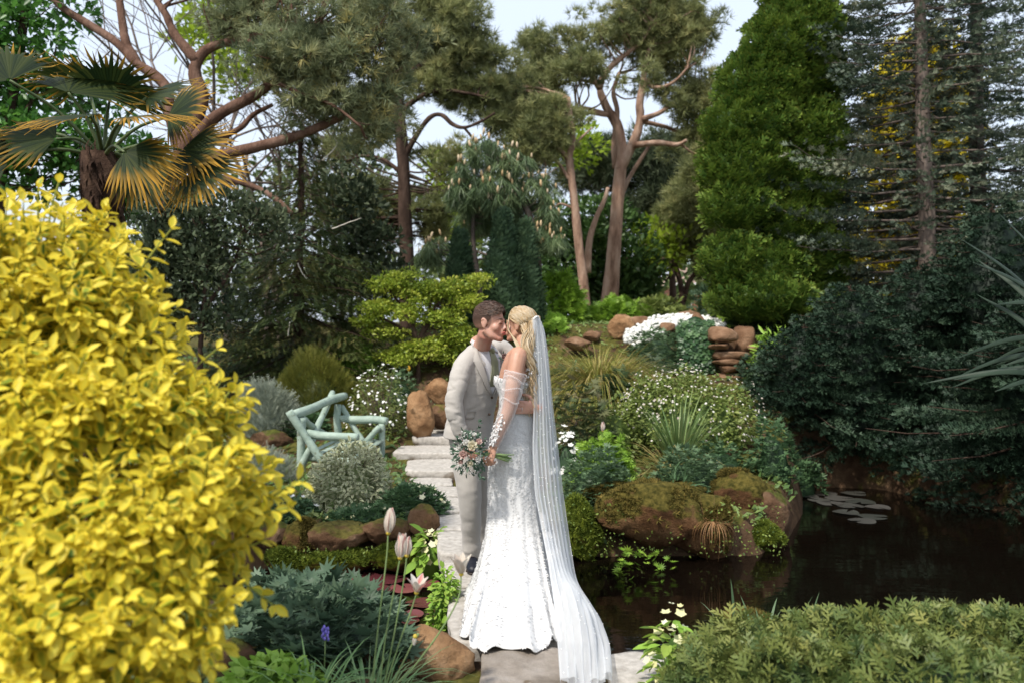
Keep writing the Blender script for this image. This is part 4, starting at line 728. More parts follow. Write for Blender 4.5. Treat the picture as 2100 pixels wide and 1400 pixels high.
def dome(name, label, px, pyb, Y, rpx, hpx, tpl, n, size, mat, cat='plant', depth=.9, wild=.5, flowers=None, sink=.06, core=.72, updir=0., twig=0, group=None, shell_=.3, parts=0):
    s = Y / FPX; b = W(px, pyb, Y); b[2] -= sink; R = A([rpx * s, max(.12, rpx * s * depth), hpx * s + sink]); gz = float(H(b[0], b[1])) - .05
    if pond_d(b[0], b[1]) < -.15: top_ = b[2] + R[2]; b[2] = gz; R[2] = max(.14, top_ - gz)
    t = thing(name, label, cat, b, group)
    d = rvec(n); d[:, 2] = np.abs(d[:, 2]); lump = 1 + .28 * fbm(d * 2.1 + px * .01, 3, int(px)); r = (lump * (1 - shell_ * rng.random(n) ** 1.5))
    P = b + d * R * r[:, None]; nd = unit(d / R * R.mean()); h = unit(nd * A([1, 1, .35]) + A([0, 0, updir]) + wild * rvec(n))
    f = Geo(); Nl = unit(nd * .8 + A([0, 0, .8]) + wild * rvec(n)); Sl = size * (.65 + .7 * rng.random(n)); Rl = np.clip(.5 * (lump - .6) + .5 * rng.random(n), 0, 1)
    o_ = np.argsort(-(Sl * r * (1 - .6 * d[:, 1]))) if parts else np.arange(n); leafobjs(t, tpl, mat, P[o_[:parts]], h[o_[:parts]], Nl[o_[:parts]], Sl[o_[:parts]]); o_ = o_[parts:]
    if len(o_): f.scatter(tpl, P[o_], h[o_], Nl[o_], Sl[o_], Rl[o_])
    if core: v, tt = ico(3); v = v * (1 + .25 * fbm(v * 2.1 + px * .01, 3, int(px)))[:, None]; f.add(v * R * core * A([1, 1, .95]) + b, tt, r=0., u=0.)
    f.build('foliage', mat, t, kind='stuff')
    if twig:
        g = Geo()
        for q in range(twig):
            e = P[q]; m_ = b + (e - b) * .5 + .06 * R.mean() * rng.normal(size=3); g.tube(curve([b + A([0, 0, .02]) + .1 * R * rng.normal(size=3), m_, e], 3), np.linspace(.007, .002, 7), 4, cap=False)
        g.build('twigs', bark_grey, t, kind='stuff')
    if flowers:
        fn, fs, fm, ft, lift = flowers; d = rvec(fn); d[:, 2] = np.abs(d[:, 2]) * .9 + .1; lump = 1 + .28 * fbm(d * 2.1 + px * .01, 3, int(px)); P = b + d * R * (lump * (1.0 + lift * rng.random(fn)))[:, None]
        g = Geo(); tp = {'ball': (ico(1)[0] * A([.5, .5, .4]), ico(1)[1], ico(1)[0][:, 2])}.get(ft, T_FLW); nn = unit(d + A([0, -.5, .6]) + .5 * rvec(fn)); g.scatter(tp, P, np.cross(nn, rvec(fn)), nn, fs * (.6 + .7 * rng.random(fn)))
        g.build('flowers', fm, t, kind='stuff')
    return t
dome('heath_bush', 'rounded olive heath bush behind the pale green bench', 648, 838, 11.6, 78, 110, t_spray(5, .8, .3, .08), 3600, .13, HEA, 'shrub', wild=.35, updir=.9)
dome('lavender_bush', 'silvery grey-green bush left of the bench beside the yellow shrub', 545, 880, 10.9, 62, 92, t_spray(5, .8, .3, .08), 2400, .13, GRY, 'shrub', updir=.7)
dome('silver_shrub', 'silver-leaved shrub below the weeping spruce', 630, 745, 13.2, 62, 48, T_NAR, 1300, .13, GRY, 'shrub', updir=.8)
dome('green_shrub', 'light green leafy shrub between weeping spruce and maple', 715, 770, 12.9, 52, 78, T_OB, 1300, .10, LGT, 'shrub', updir=.5)
dome('flowering_shrub', 'twiggy shrub with small white flowers between bench and steps', 780, 915, 11.0, 64, 160, T_NAR, 3000, .055, DAP, 'shrub', wild=.8, flowers=(210, .019, WHT, 'star', .06), core=0, twig=140, shell_=.75)
dome('geranium', 'blue-green geranium clump beside the yellow tulips', 822, 796, 11.9, 44, 38, T_G, 380, .10, BLU, wild=.3)
dome('geranium', 'green-leaved clump behind the bench seat', 620, 880, 10.9, 44, 40, T_G, 260, .13, GER, wild=.3)
dome('variegated_shrub', 'cream-variegated small-leaved shrub in front of the bench', 716, 1080, 7.55, 92, 168, T_OB, 3400, .052, VAR, 'shrub', wild=.65, twig=30)
dome('geranium', 'dark green geranium mat spilling over the stones beside the path', 845, 1072, 7.25, 78, 78, T_G, 900, .075, GER, wild=.35, flowers=(12, .03, PYE, 'star', .1))
dome('geranium', 'dark green geranium mat below the variegated shrub', 748, 1090, 6.95, 80, 46, T_G, 620, .07, GER, wild=.35, flowers=(7, .03, PYE, 'star', .12))
dome('creeping_plant', 'low green creeping plant with tiny white flowers left of the variegated shrub', 590, 1078, 7.1, 66, 60, T_OV, 1100, .04, GER, wild=.5, flowers=(14, .025, WHT, 'star', .1))
dome('thyme_mat', 'grey-green mat between bench and yellow shrub', 545, 985, 8.7, 60, 60, T_SPRAY, 1200, .09, GRY, wild=.4, updir=.5)
dome('primrose', 'pale yellow primrose clump at the bridge edge below the rust brown stone', 886, 1142, 6.42, 34, 52, T_OB, 90, .13, LGT, parts=60, flowers=(46, .030, PYE, 'star', .12), wild=.4, core=.6)
dome('leafy_plant', 'bright green small-leaved plant growing from the side of the bridge', 912, 1262, 4.82, 32, 92, T_OV, 520, .042, LGT, wild=.6, depth=.7, parts=160)
dome('anemone_foliage', 'broad clump of dark cut leaves in the foreground beside the tulips', 660, 1420, 3.75, 165, 210, T_AN, 620, .115, FOR, wild=.45, core=.62, shell_=.4, parts=260)
dome('anemone_foliage', 'dark cut leaves between the yellow shrub and the pond', 585, 1330, 4.25, 110, 150, T_AN, 400, .11, FOR, wild=.45, core=.6, shell_=.4, parts=160)
dome('anemone_foliage', 'dark cut leaves beside the water lilies behind the tulip stems', 745, 1330, 4.35, 66, 130, T_AN, 240, .105, FOR, wild=.45, core=.55, shell_=.4, parts=120)
dome('low_grass', 'low green leaves at the foot of the tulips in the foreground', 560, 1440, 3.3, 90, 70, T_OV, 420, .06, LGT, wild=.6)
# right bank
dome('geranium', 'blue-green leafy mound below the white flowers on the rockery', 1352, 752, 12.2, 66, 76, T_G, 800, .10, BLU, wild=.3)
dome('feathery_plant', 'feathery blue-green plant below the golden grass tussock', 1268, 815, 10.4, 44, 52, T_FROND, 420, .15, BLU, wild=.4)
dome('feathery_plant', 'feathery green plant with white flowers behind the veil', 1168, 795, 10.9, 46, 38, T_FROND, 300, .14, BLU, wild=.4, flowers=(10, .04, WHT, 'star', .1))
dome('saxifrage', 'wide bushy mound peppered with tiny white flowers beside the dry stone wall', 1415, 905, 9.7, 132, 150, T_OV, 4300, .05, SAX, wild=.7, flowers=(520, .013, SXF, 'star', .12))
dome('saxifrage', 'smaller flowering mound between spiky clump and golden grass', 1335, 860, 9.8, 70, 100, T_OV, 1700, .05, SAX, wild=.7, flowers=(160, .013, SXF, 'star', .12))
dome('olive_shrub', 'low olive shrub between peony and spiky clump', 1255, 880, 9.3, 60, 64, T_OV, 800, .05, SAX, wild=.6)
dome('peony', 'bronze-green peony foliage beside the veil', 1185, 895, 9.0, 58, 120, T_G7, 260, .17, PEO, parts=120, wild=.5, core=.5, shell_=.55, twig=14)
dome('geranium', 'green geranium mound in front of the spiky clump', 1412, 1010, 7.95, 76, 92, T_G, 800, .085, BLU, wild=.35)
dome('geranium', 'geranium clump under the dark spruce', 1470, 965, 8.6, 66, 60, T_G, 420, .085, GER, wild=.35)
dome('geranium', 'spreading cut-leaved green mound beside the veil above the pond', 1222, 1010, 7.75, 74, 92, T_G, 900, .075, BLU, wild=.35)
dome('fern_mound', 'bright feathery green mound behind the spreading geranium', 1240, 975, 8.3, 56, 76, T_FROND, 900, .10, FER, wild=.6)
dome('dark_fern', 'dark low foliage between the mossy knob and the dark spruce', 1585, 985, 8.6, 46, 130, T_G, 420, .09, GER, wild=.5)
for px_, py_, Y_, lb in ((1632, 990, 9.9, 'dark ferny clump on the far bank left of the lily pads'), (1690, 975, 10.75, 'dark ferny clump on the far bank behind the lily pads'), (1760, 975, 10.8, 'dark ferny clump under the dark spruce right of the lily pads')): dome('dark_fern', lb, px_, py_, Y_, 50, 44, T_G, 320, .11, GER, wild=.5)
dome('candytuft', 'small white-flowered clump beside the veil', 1165, 940, 8.6, 30, 52, T_NAR, 320, .06, GER, flowers=(60, .035, WHT, 'star', .1))
dome('bright_shrub', 'fresh light green shrub between cypress and dark spruce', 1586, 725, 11.4, 44, 56, T_NAR, 420, .17, LGT, 'shrub', wild=.7)
dome('green_mat', 'pale green mat beside the dry stone wall under the bright shrub', 1575, 770, 11.0, 44, 40, T_FROND, 320, .12, BLU, wild=.5)
dome('shrub', 'yellow-green feathery shrub left of the slender pine trunk', 1140, 700, 15.2, 52, 130, T_FROND, 700, .22, FER, 'shrub', wild=.7, core=.5, updir=.5)
dome('shrub', 'light olive shrub between the two pine trunks', 1265, 690, 16, 70, 70, T_FROND, 700, .2, FER, 'shrub', wild=.7, updir=.4)
dome('shrub', 'olive scrub behind the rockery crest', 1345, 660, 16, 60, 46, T_FROND, 500, .2, SAX, 'shrub', wild=.7)
dome('shrub', 'bushy green shrub right behind the bride and below the juniper', 1112, 760, 13.5, 40, 110, T_FROND, 520, .16, LGT, 'shrub', wild=.6, updir=.6)
dome('shrub', 'dark green shrub behind the groom below the maple', 925, 775, 13.2, 50, 60, T_OV, 700, .09, GER, 'shrub', wild=.6)
dome('wall_plant', 'round-leaved green plant hanging under the huge boulder at the water', 1318, 1172, 6.55, 56, 44, T_G7, 46, .085, FER, wild=.4, core=0, parts=40)
dome('low_plant', 'tuft of strap leaves below the geranium at the moss edge', 1385, 1012, 7.6, 40, 46, t_blade(4, .06, .7), 90, .22, GER, wild=.4, core=0, updir=.8)
IVY = gm((.012, .03, .012), (.03, .065, .025), (.07, .12, .05), rough=.35)
it = thing('ivy', 'dark ivy covering the rock left of the dry stone wall', 'ivy', W(1425, 760, 12)); f = Geo(); n = 620; P = A([W(x, y, 12.1 - .25 * math.sin((y - 640) / 120 * 2) + .05 * rng.random()) for x, y in zip(1388 + 70 * rng.random(n) + 4, 652 + 105 * rng.random(n))]); f.scatter(t_palm(3, .5, .05, False), P, A([[0, -.2, -1]]) + .6 * rvec(n), A([[0, -1, .4]]) + .4 * rvec(n), .11 * (.6 + .6 * rng.random(n)))
v, tt = ico(3); f.add(v * A([.26, .22, .42]) + W(1425, 705, 12.3), tt, r=0); f.build('foliage', IVY, it, kind='stuff')
# white candytuft on the crest
wt2 = thing('candytuft', 'drift of dense white flowers along the crest of the rockery', 'flowers', W(1380, 690, 13.2)); n = 620; u = rng.random(n); xs = 1284 + 200 * u; top = np.interp(xs, [1284, 1320, 1345, 1390, 1440, 1484], [682, 664, 650, 644, 652, 660]); th = np.interp(xs, [1284, 1300, 1340, 1370, 1400, 1484], [12, 34, 40, 34, 14, 8]); py = top + th * rng.random(n); Yv = 13.4 - (py - 644) * .014
P = A([W(a, b, c) for a, b, c in zip(xs, py, Yv)]); g = Geo(); tp = (ico(1)[0] * A([.5, .5, .36]), ico(1)[1], ico(1)[0][:, 2]); g.scatter(tp, P + .02 * rng.normal(size=(n, 3)), rvec(n), A([[0, 0, 1.]]) + .2 * rvec(n), .075 + .05 * rng.random(n)); g.build('flowers', WHT, wt2, kind='stuff')
f = Geo(); f.scatter(T_NAR, P[:500] - A([0, -.03, .05]), rvec(500), rvec(500) + A([0, 0, 1]), .10); f.build('foliage', GER, wt2, kind='stuff')
# grasses
def tussock(name, label, px, pyb, Y, n, L, wd, mat, spread, bend, cat='grass', up=1., rad=.1):
    b = W(px, pyb, Y); b[2] = b[2] if pond_d(b[0], b[1]) > -.15 else float(H(b[0], b[1])) - .02; t = thing(name, label, cat, b); a = rng.random(n) * 6.283; sp = spread * rng.random(n) ** .7; D = np.stack([np.cos(a) * sp, np.sin(a) * sp, np.full(n, up)], 1); N = -np.stack([np.cos(a), np.sin(a), -sp], 1); f = Geo(); N = -N * -1
    for q, be in enumerate((bend * .6, bend, bend * 1.4)):
        m_ = np.arange(n) % 3 == q; f.scatter(t_blade(6, wd, be), (b + rad * np.stack([np.cos(a), np.sin(a), a * 0], 1) * rng.random(n)[:, None])[m_], D[m_], N[m_], (L * (.55 + .5 * rng.random(n)))[m_])
    f.build('blades', mat, t, kind='stuff'); return t
tussock('grass_tussock', 'golden-green arching grass tussock behind the bride', 1228, 798, 11.1, 3200, 1.0, .013, gm((.06, .08, .012), (.15, .15, .03), (.30, .25, .07), (.42, .33, .13)), 1.15, 1.1, rad=.45)
tussock('spiky_clump', 'tall green sword-leaved clump with orange leaf bases above the pond', 1392, 948, 8.75, 130, 1.0, .024, gm((.05, .09, .03), (.10, .15, .05), (.16, .20, .08), tip=None), .42, .35, 'plant')
tussock('spiky_clump', 'arching brownish sword leaves sprawling to the left of the tall spiky clump', 1376, 952, 8.6, 90, .85, .018, gm((.07, .09, .03), (.16, .14, .05), (.28, .2, .08)), 1.5, .8, 'plant')
tussock('tulip_leaves', 'grassy green leaves at the feet of the foreground tulips', 752, 1420, 3.3, 90, .36, .03, gm((.08, .15, .06), (.14, .22, .10), (.22, .30, .14)), .9, .9, 'plant', rad=.16)
tussock('tulip_leaves', 'narrow grey-green leaves in front of the cut-leaved clump', 640, 1425, 3.2, 50, .3, .035, gm((.07, .14, .05), (.13, .21, .08), (.2, .28, .11)), .9, .9, 'plant', rad=.12)
tussock('tulip_leaves', 'narrow leaves around the lone orange tulip', 1236, 925, 8.8, 40, .3, .04, GER, .8, .8, 'plant')
tussock('dry_roots', 'tuft of dry brown roots hanging on the mossy boulder', 1462, 1068, 6.75, 120, .22, .02, gm((.10, .05, .02), (.22, .12, .05), (.34, .2, .1)), 1.0, 1.3, 'roots', up=-.1, rad=.12)
# ---- tulips
pw = leafmat('tulip_white_pink', [(.62, .52, .44), (.70, .64, .55), (.72, .68, .62)], .3, .4, .3); pr = leafmat('tulip_red_flame', [(.58, .16, .14), (.64, .26, .23), (.68, .38, .33)], .3, .4, .3, margin=((.74, .66, .58), .3, .8)); pyb = leafmat('tulip_base', [(.6, .45, .05), (.7, .55, .1)], .3, .4, .3); tst = surf('tulip_stem', [(.3, (.14, .22, .08)), (.7, (.24, .32, .13))], 10, 3, .5, .1)
def petal(g, c, ax, side, L, w, opn, r, inner=0.):
    """cupped petal from c along ax, leaning out to side by opn"""
    ax = unit(ax); side = unit(side - ax * (side @ ax)); tan = np.cross(ax, side); V = []; T = []; k = 7; U = []
    for i in range(k):
        t = i / (k - 1); rad = L * (.16 * math.sin(min(1, t * 2.2) * 1.57) + opn * t ** 1.6 * .9 - .10 * t * t * (opn < .2)); hw = w * L * math.sin(math.pi * (t * .93 + .05)) ** .75 * .5; b = c + ax * L * (t - .25 * opn * t * t) + side * rad
        for s in (-1, -.5, 0, .5, 1): V.append(b + tan * hw * s - side * hw * .45 * s * s); U.append(abs(s))
        if i:
            for j in range(4): a = (i - 1) * 5 + j; T += [(a, a + 1, a + 6), (a, a + 6, a + 5)]
    g.add(V, T, r=r, u=U)
def tulip(label, pts, Y, L, opn, ax, flame, rot=0., group=None):
    P0 = [W(*p, Y) if len(p) == 2 else W(*p) for p in pts]; b0 = P0[0].copy(); b0[2] = min(b0[2] - .01, float(H(b0[0], b0[1])) - .02); P = curve([b0] + P0, 6); t = thing('tulip', label, 'tulip', P[0], group); g = Geo(); g.tube(P, np.linspace(.0042, .0032, len(P)), 6); g.build('stem', tst, t); c = P[-1]; ax = unit(A(ax, float)); x = unit(np.cross(ax, [0, 1, .2])); y = np.cross(ax, x)
    for j in range(6):
        a = rot + j * 1.047; g = Geo(); petal(g, c, ax, x * math.cos(a) + y * math.sin(a), L * (.95 + .1 * rng.random()), .46, opn * (.7 + .5 * rng.random()) if j % 2 else opn, rng.random()); g.build('petal', pr if (flame and j % 2 == 0) else pw, t)
    g = Geo(); g.ball(c + ax * .004, .010, 8, 6); g.build('receptacle', pyb, t)
tulip('closed cream tulip with pink flames, tallest of the foreground tulips', [(762,1420),(775,1290),(792,1150),(796,1094)], 3.25, .105, .03, (.12, 0, 1), True)
tulip('half-closed white tulip with curling pink tips below the tallest one', [(778,1420),(790,1310),(808,1210),(820,1145)], 3.2, .105, .10, (.1, 0, 1), True, .5)
tulip('slim pink-striped tulip bud close behind the half-closed one', [(786,1420),(812,1280),(828,1190),(834,1140)], 3.3, .085, .0, (.1, 0, 1), True, .2)
tulip('open star-shaped red and white tulip above the orange boulder', [(788,1425),(818,1320),(840,1260),(854,1216)], 3.2, .075, .55, (.15, -.1, 1), True, .3)
tulip('open white tulip on a long curved stem in front of the groom\'s shoes', [(800,1425,3.1),(850,1365,3.1),(905,1290,3.1),(940,1225,3.1),(946,1178,3.1)], 3.1, .085, .36, (-.05, -.1, 1), False, .3)
tulip('small drooping white tulip over the orange boulder', [(800,1425),(840,1330),(858,1300),(852,1302)], 3.15, .04, .1, (-.2, 0, -1), False, .3)
tulip('small cream and red tulip among the peonies beside the veil', [(1238,925),(1236,900),(1236,884)], 8.8, .11, .1, (0, 0, 1), True)
# yellow tulips behind the boulders
ty = None
for k, (x, y) in enumerate([(838,756),(848,752),(856,750),(858,758),(864,754),(868,760),(874,762),(888,758),(884,750),(896,744),(904,742),(906,758),(842,766),(852,766),(896,752)]):
    c = W(x, y, 12.1); b = W(x + 2, y + 42, 12.1); b[2] = H(b[0], b[1]) - .02
    if ty is None:
        ty = thing('yellow_tulip', 'small yellow tulip above the orange boulders', 'tulip', b, 'yellow tulips above the orange boulders'); g = Geo(); g.tube([b, b * .4 + c * .6, c], .005, 5); s_ = g.build('stem', tst, ty); bl = Geo()
        for j in range(6): petal(bl, c - A([0, 0, .03]), A([0, 0, 1.]), A([math.cos(j * 1.047), math.sin(j * 1.047), 0]), .085, .7, .12, rng.random())
        h_ = bl.build('bloom', YTU, ty)
    else:
        q = ty.copy(); COL.objects.link(q); q.location = Vector(b.tolist())
        for ch in (s_, h_): cc = ch.copy(); COL.objects.link(cc); cc.parent = q
tussock('tulip_leaves', 'grey-green leaves below the yellow tulips', 876, 800, 12.1, 130, .4, .05, BLU, .9, .7, 'plant', rad=.45)
# bluebell
bb = thing('grape_hyacinth', 'small violet-blue flower spike among the cut leaves', 'flower', W(660, 1420, 3.4)); g = Geo(); P = curve([W(662, 1420, 3.4), W(666, 1350, 3.4), W(667, 1300, 3.4)], 5); g.tube(P, .003, 5); g.build('stem', tst, bb); g = Geo(); vio = surf('violet_petal', [(.3, (.12, .10, .45)), (.7, (.25, .2, .6))], 20, 2, .5, .1)
for q in range(16): g.ball(P[-1] + A([.012 * math.cos(q * 2.4), .012 * math.sin(q * 2.4), -.02 + .0035 * q]), (.006, .006, .009), 6, 5)
g.build('bloom', vio, bb)
# ---- water lilies
lp = leafmat('lily_pad', [(.035, .010, .012), (.07, .018, .02), (.11, .035, .035)], .05, .25, .6); lpf = leafmat('far_lily_pad', [(.022, .024, .020), (.045, .042, .038)], .05, .3, .6)
def pad(px, py, r, mat, label, group, seed):
    Y = (CH - WATER_Z) * FPX / (py - HY); c = W(px, py, Y); c[2] = WATER_Z + .006 + .002 * (seed % 5); gq = np.random.default_rng(seed); a0 = gq.random() * 6.28; V = [c]; m = 26
    for ring in (.5, 1.):
        for i in range(m + 1): a = a0 + .25 + (6.283 - .4) * i / m; V.append(c + A([math.cos(a), math.sin(a), 0]) * r * ring * (1 + .03 * math.sin(a * 5)) + A([0, 0, .004 * ring + .006 * ring * math.sin(a * 2 + seed)]))
    T = [(0, 1 + i, 2 + i) for i in range(m)]; Q = [(1 + i, m + 2 + i, m + 3 + i, 2 + i) for i in range(m)]; g = Geo(); g.add(V, T, Q, r=gq.random()); tag(g.build('lily_pad', mat), label, 'lily pad', group)
for k, (x, y, r) in enumerate([(742,1186,.15),(690,1192,.13),(640,1185,.14),(800,1190,.14),(850,1172,.12),(882,1158,.11),(862,1238,.11),(905,1258,.10),(832,1208,.12),(775,1212,.13),(900,1290,.10),(922,1300,.11),(885,1320,.09),(718,1215,.12),(665,1225,.12),(905,1225,.09),(830,1275,.10),(600,1195,.13),(845,1262,.08),(875,1200,.10)]): pad(x, y, r, lp, 'dark red water lily pad floating beside the bridge', 'red lily pads left of the bridge', k)
for k, (x, y, r) in enumerate([(1690,1012,.16),(1722,1022,.17),(1745,1038,.15),(1765,1030,.17),(1735,1052,.14),(1768,1068,.14),(1790,1060,.15),(1702,1032,.15),(1680,1026,.13),(1655,1018,.14),(1800,1040,.14),(1750,1012,.15)]): pad(x, y, r, lpf, 'grey-purple lily pad floating below the dark spruce', 'lily pads below the dark spruce', 40 + k)
# ---- yucca blades entering at the right
yt = thing('yucca', 'yucca with long stiff green blades reaching in at the right edge', 'yucca', (2.66, 3.85, float(H(2.66, 3.85)))); yb = surf('yucca_blade', [(.3, (.012, .024, .015)), (.7, (.03, .048, .03))], 5, 3, .5, .1, spec=.2)
for tx, ty_, bx, by in [(1965,487,2170,650),(2050,440,2180,600),(1995,538,2170,640),(2040,625,2175,645),(2055,750,2175,745),(1955,778,2175,772),(2040,802,2175,785),(2090,400,2190,590)]:
    a = W(bx, by, 3.85); e = W(tx, ty_, 3.7 + .2 * rng.random()); P = curve([a, (a + e) / 2 + A([0, 0, .03]), e], 6); g = Geo(); t_ = np.linspace(0, 1, len(P)); g.tube(P, np.stack([.017 * (1 - t_ ** 2) + .001, .004 * (1 - t_) + .0008], 1), 8, side=[0, .5, 1]); g.build('blade', yb, yt)
for q in range(26):
    ph = -1.1 + 3.6 * q / 25 + .15 * rng.random(); el_ = -.25 + 1.2 * rng.random(); a = A([2.66, 3.85, 1.35 + .3 * rng.random()]); dv = A([math.cos(ph) * math.cos(el_), math.sin(ph) * math.cos(el_), math.sin(el_)]); P = curve([a, a + dv * .28 + A([0, 0, .02]), a + dv * (.5 + .12 * rng.random()) - A([0, 0, .03])], 6); t_ = np.linspace(0, 1, len(P)); g = Geo(); g.tube(P, np.stack([.017 * (1 - t_ ** 2) + .001, .004 * (1 - t_) + .0008], 1), 8, side=[.2, .3, 1]); g.build('blade', yb, yt)
g = Geo(); g.tube(curve([A([2.70, 3.88, H(2.7, 3.88) - .1]), A([2.67, 3.86, .6]), A([2.66, 3.85, 1.7])], 6), np.linspace(.075, .055, 13) * (1 + .06 * np.sin(np.arange(13) * 2.1)), 10); g.build('trunk', fib, yt)
# ---- low juniper in the right foreground
jt = thing('low_juniper', 'feathery low juniper spreading over the right foreground', 'shrub', W(1760, 1500, 3.2)); JL = [lob(a, b, y, c, d, .8) for a, b, y, c, d in [(1550,1430,3.3,150,135),(1750,1420,3.3,200,150),(1950,1410,3.2,190,150),(2100,1420,3.1,150,150),(1650,1480,2.9,200,150),(1900,1480,2.8,250,150),(1480,1480,3.0,120,130),(2080,1330,3.6,110,60)]]
JU = leafmat('low_juniper_sprays', [(.018, .035, .012), (.045, .07, .02), (.09, .11, .028), (.15, .15, .04)], .25, .5, .3, tip=((.17, .17, .05), .8, 1.1)); f = Geo(); L = A(JL); n = 11500; w = L[:, 3] * L[:, 5]; k = rng.choice(len(L), n, p=w / w.sum()); d = rvec(n); d[:, 2] = np.abs(d[:, 2]); lump = 1 + .2 * fbm(d * 3 + k[:, None], 3, 4); P = L[k, :3] + d * L[k, 3:] * (lump * (.85 + .2 * rng.random(n)))[:, None]
hf = np.arange(n) % 2 == 0; Dj = unit(d * A([1, 1, .4]) + A([0, -.1, .35]) + .7 * rvec(n)); Nj = d + .6 * rvec(n) + A([0, 0, .5]); Rj = np.clip((lump - .85) * 2 + .5 * rng.random(n), 0, 1)
for hh, tpj in ((hf, t_frond(5, 3, .13)), (~hf, t_frond(4, 8, .12))): f.scatter(tpj, P[hh], Dj[hh], Nj[hh], .066 * (.5 + .9 * rng.random(hh.sum())), Rj[hh])
if 0: f.scatter(t_frond(7, 3, .10), P, unit(d * A([1, 1, .4]) + A([0, -.1, .35]) + .55 * rvec(n)), d + .6 * rvec(n) + A([0, 0, .5]), .095 * (.6 + .7 * rng.random(n)), np.clip((lump - .85) * 2 + .5 * rng.random(n), 0, 1))
for q in L: v, tt = ico(2); f.add(v * q[3:] * .78 + q[:3], tt, r=0.)
f.build('foliage', JU, jt, kind='stuff')
dome('primrose', 'pale yellow primrose clump beside the low juniper at the path edge', 1378, 1420, 3.55, 52, 160, T_OB, 130, .085, LGT, parts=90, flowers=(34, .022, PYE, 'star', .1), core=.65, wild=.5)
dome('green_leaves', 'dark leaves at the foot of the right foreground primroses', 1420, 1440, 3.2, 60, 100, T_G, 200, .06, FOR, wild=.5)
tussock('iris_leaves', 'few upright blue-green iris blades behind the low juniper', 1560, 1300, 4.3, 16, .26, .08, BLU, .7, .2, 'plant', rad=.35)
# ---- general ground cover on both banks
f = Geo(); n = 15000; x = -6 + 12 * rng.random(n); y = 6.6 + 9 * rng.random(n) ** 1.2; x = x * (.45 + .055 * y); ok = (pond_d(x, y) < -.05) & ((np.abs(x - path_x(y)) > .62) | (y > 12.3)); x, y = x[ok], y[ok]; n = len(x); P = np.stack([x, y, H(x, y) + .01], 1)
cov = vnoise(np.stack([x * 1.2, y * 1.2, x * 0], 1), 8); f.scatter(T_LEAF, P, rvec(n) * A([1, 1, .2]) + A([0, 0, .5]), A([[0, -.3, 1.]]) + .6 * rvec(n), .05 + .06 * rng.random(n), np.clip(.7 * cov + .4 * rng.random(n) - .05, 0, 1))
o = f.build('ground_cover', gm((.02, .045, .014), (.05, .09, .025), (.10, .14, .04), (.17, .17, .06))); o['kind'] = 'stuff'; o['label'] = 'mixed low green leaves covering the soil of the banks'; o['category'] = 'ground cover'
f = Geo(); n = 2600; x = -4 + 8 * rng.random(n); y = 1.6 + 2.8 * rng.random(n); ok = (pond_d(x, y) < -.03) & ((x < -.5) | (x > 1.0)); x, y = x[ok], y[ok]; n = len(x); f.scatter(T_OV, np.stack([x, y, H(x, y) + .01], 1), rvec(n) * A([1, 1, .2]) + A([0, 0, .5]), A([[0, -.3, 1.]]) + .6 * rvec(n), .04 + .04 * rng.random(n)); o = f.build('ground_cover', GER); o['kind'] = 'stuff'; o['label'] = 'low green leaves on the near bank'; o['category'] = 'ground cover'
# moss tufts / small creepers on the pond rocks
f = Geo(); n = 1300; xs = np.where(rng.random(n) < .45, 1160 + 450 * rng.random(n), 545 + 370 * rng.random(n)); rr = xs > 1000; py = np.where(rr, 1030 + 110 * rng.random(n), 1120 + 45 * rng.random(n)); P = A([W(a, b, c) for a, b, c in zip(xs, py, np.where(rr, 6.75, 6.42) + .25 * rng.random(n))]); f.scatter(T_OV, P, rvec(n), A([[0, -.7, .7]]) + .5 * rvec(n), .016 + .016 * rng.random(n)); 
o = f.build('moss', gm((.03, .05, .01), (.07, .10, .02), (.12, .16, .03))); o['kind'] = 'stuff'; o['label'] = 'tiny green creeping leaves on the rocks at the water line'; o['category'] = 'moss'
# ---------------------------------------------------------------- rustic bench
bt = thing('garden_bench', 'rustic pole bench painted pale sage green beside the steps', 'bench', W(690, 965, 9.4)); bm_ = surf('sage_paint', [(.3, (.20, .27, .22)), (.5, (.29, .37, .31)), (.75, (.38, .46, .39))], 6, 7, .6, .5, 22, .3, stretch=(1, 1, 1), white=((.15, .17, .12), 11, .64))
def pole(nm, a, b, r, seed):
    a, b = W(*a), W(*b); P = curve([a, a + (b - a) * .33 + .008 * np.random.default_rng(seed).normal(size=3), a + (b - a) * .7 + .008 * np.random.default_rng(seed + 1).normal(size=3), b], 5); t = np.linspace(0, 1, len(P)); g = Geo(); R = r * .86 * (1 + .10 * fbm(np.stack([t * 6, t * 0 + seed, t * 0], 1), 2, seed)); R[0] *= .93; R[-1] *= .93; g.tube(P, R, 12); g.build(nm, bm_, bt)
for k, q in enumerate([('top_rail',(598,852,8.95),(707,811,10.45),.062),('back_post',(619,856,9.05),(619,975,9.05),.055),('back_post',(693,828,10.3),(693,925,10.3),.055),('brace',(592,842,8.9),(664,950,8.9),.052),('back_brace',(682,804,10.4),(640,905,9.3),.045),('back_brace',(622,858,9.15),(678,895,10.2),.045),('arm_rest',(630,888,9.0),(735,896,8.9),.056),('arm_rest',(698,857,10.3),(794,863,10.2),.056),('front_post',(783,868,10.2),(783,945,10.2),.05),('front_post',(727,900,8.92),(727,985,8.92),.05),('arm_brace',(778,874,10.15),(738,915,10.15),.042),('arm_brace',(700,832,10.35),(748,908,10.25),.042),('foot_brace',(605,985,9.0),(640,915,9.0),.05),('seat_rail',(625,938,9.05),(728,945,8.95),.045),('seat_rail',(694,905,10.25),(783,908,10.2),.045)]): pole(*q, k + 3)
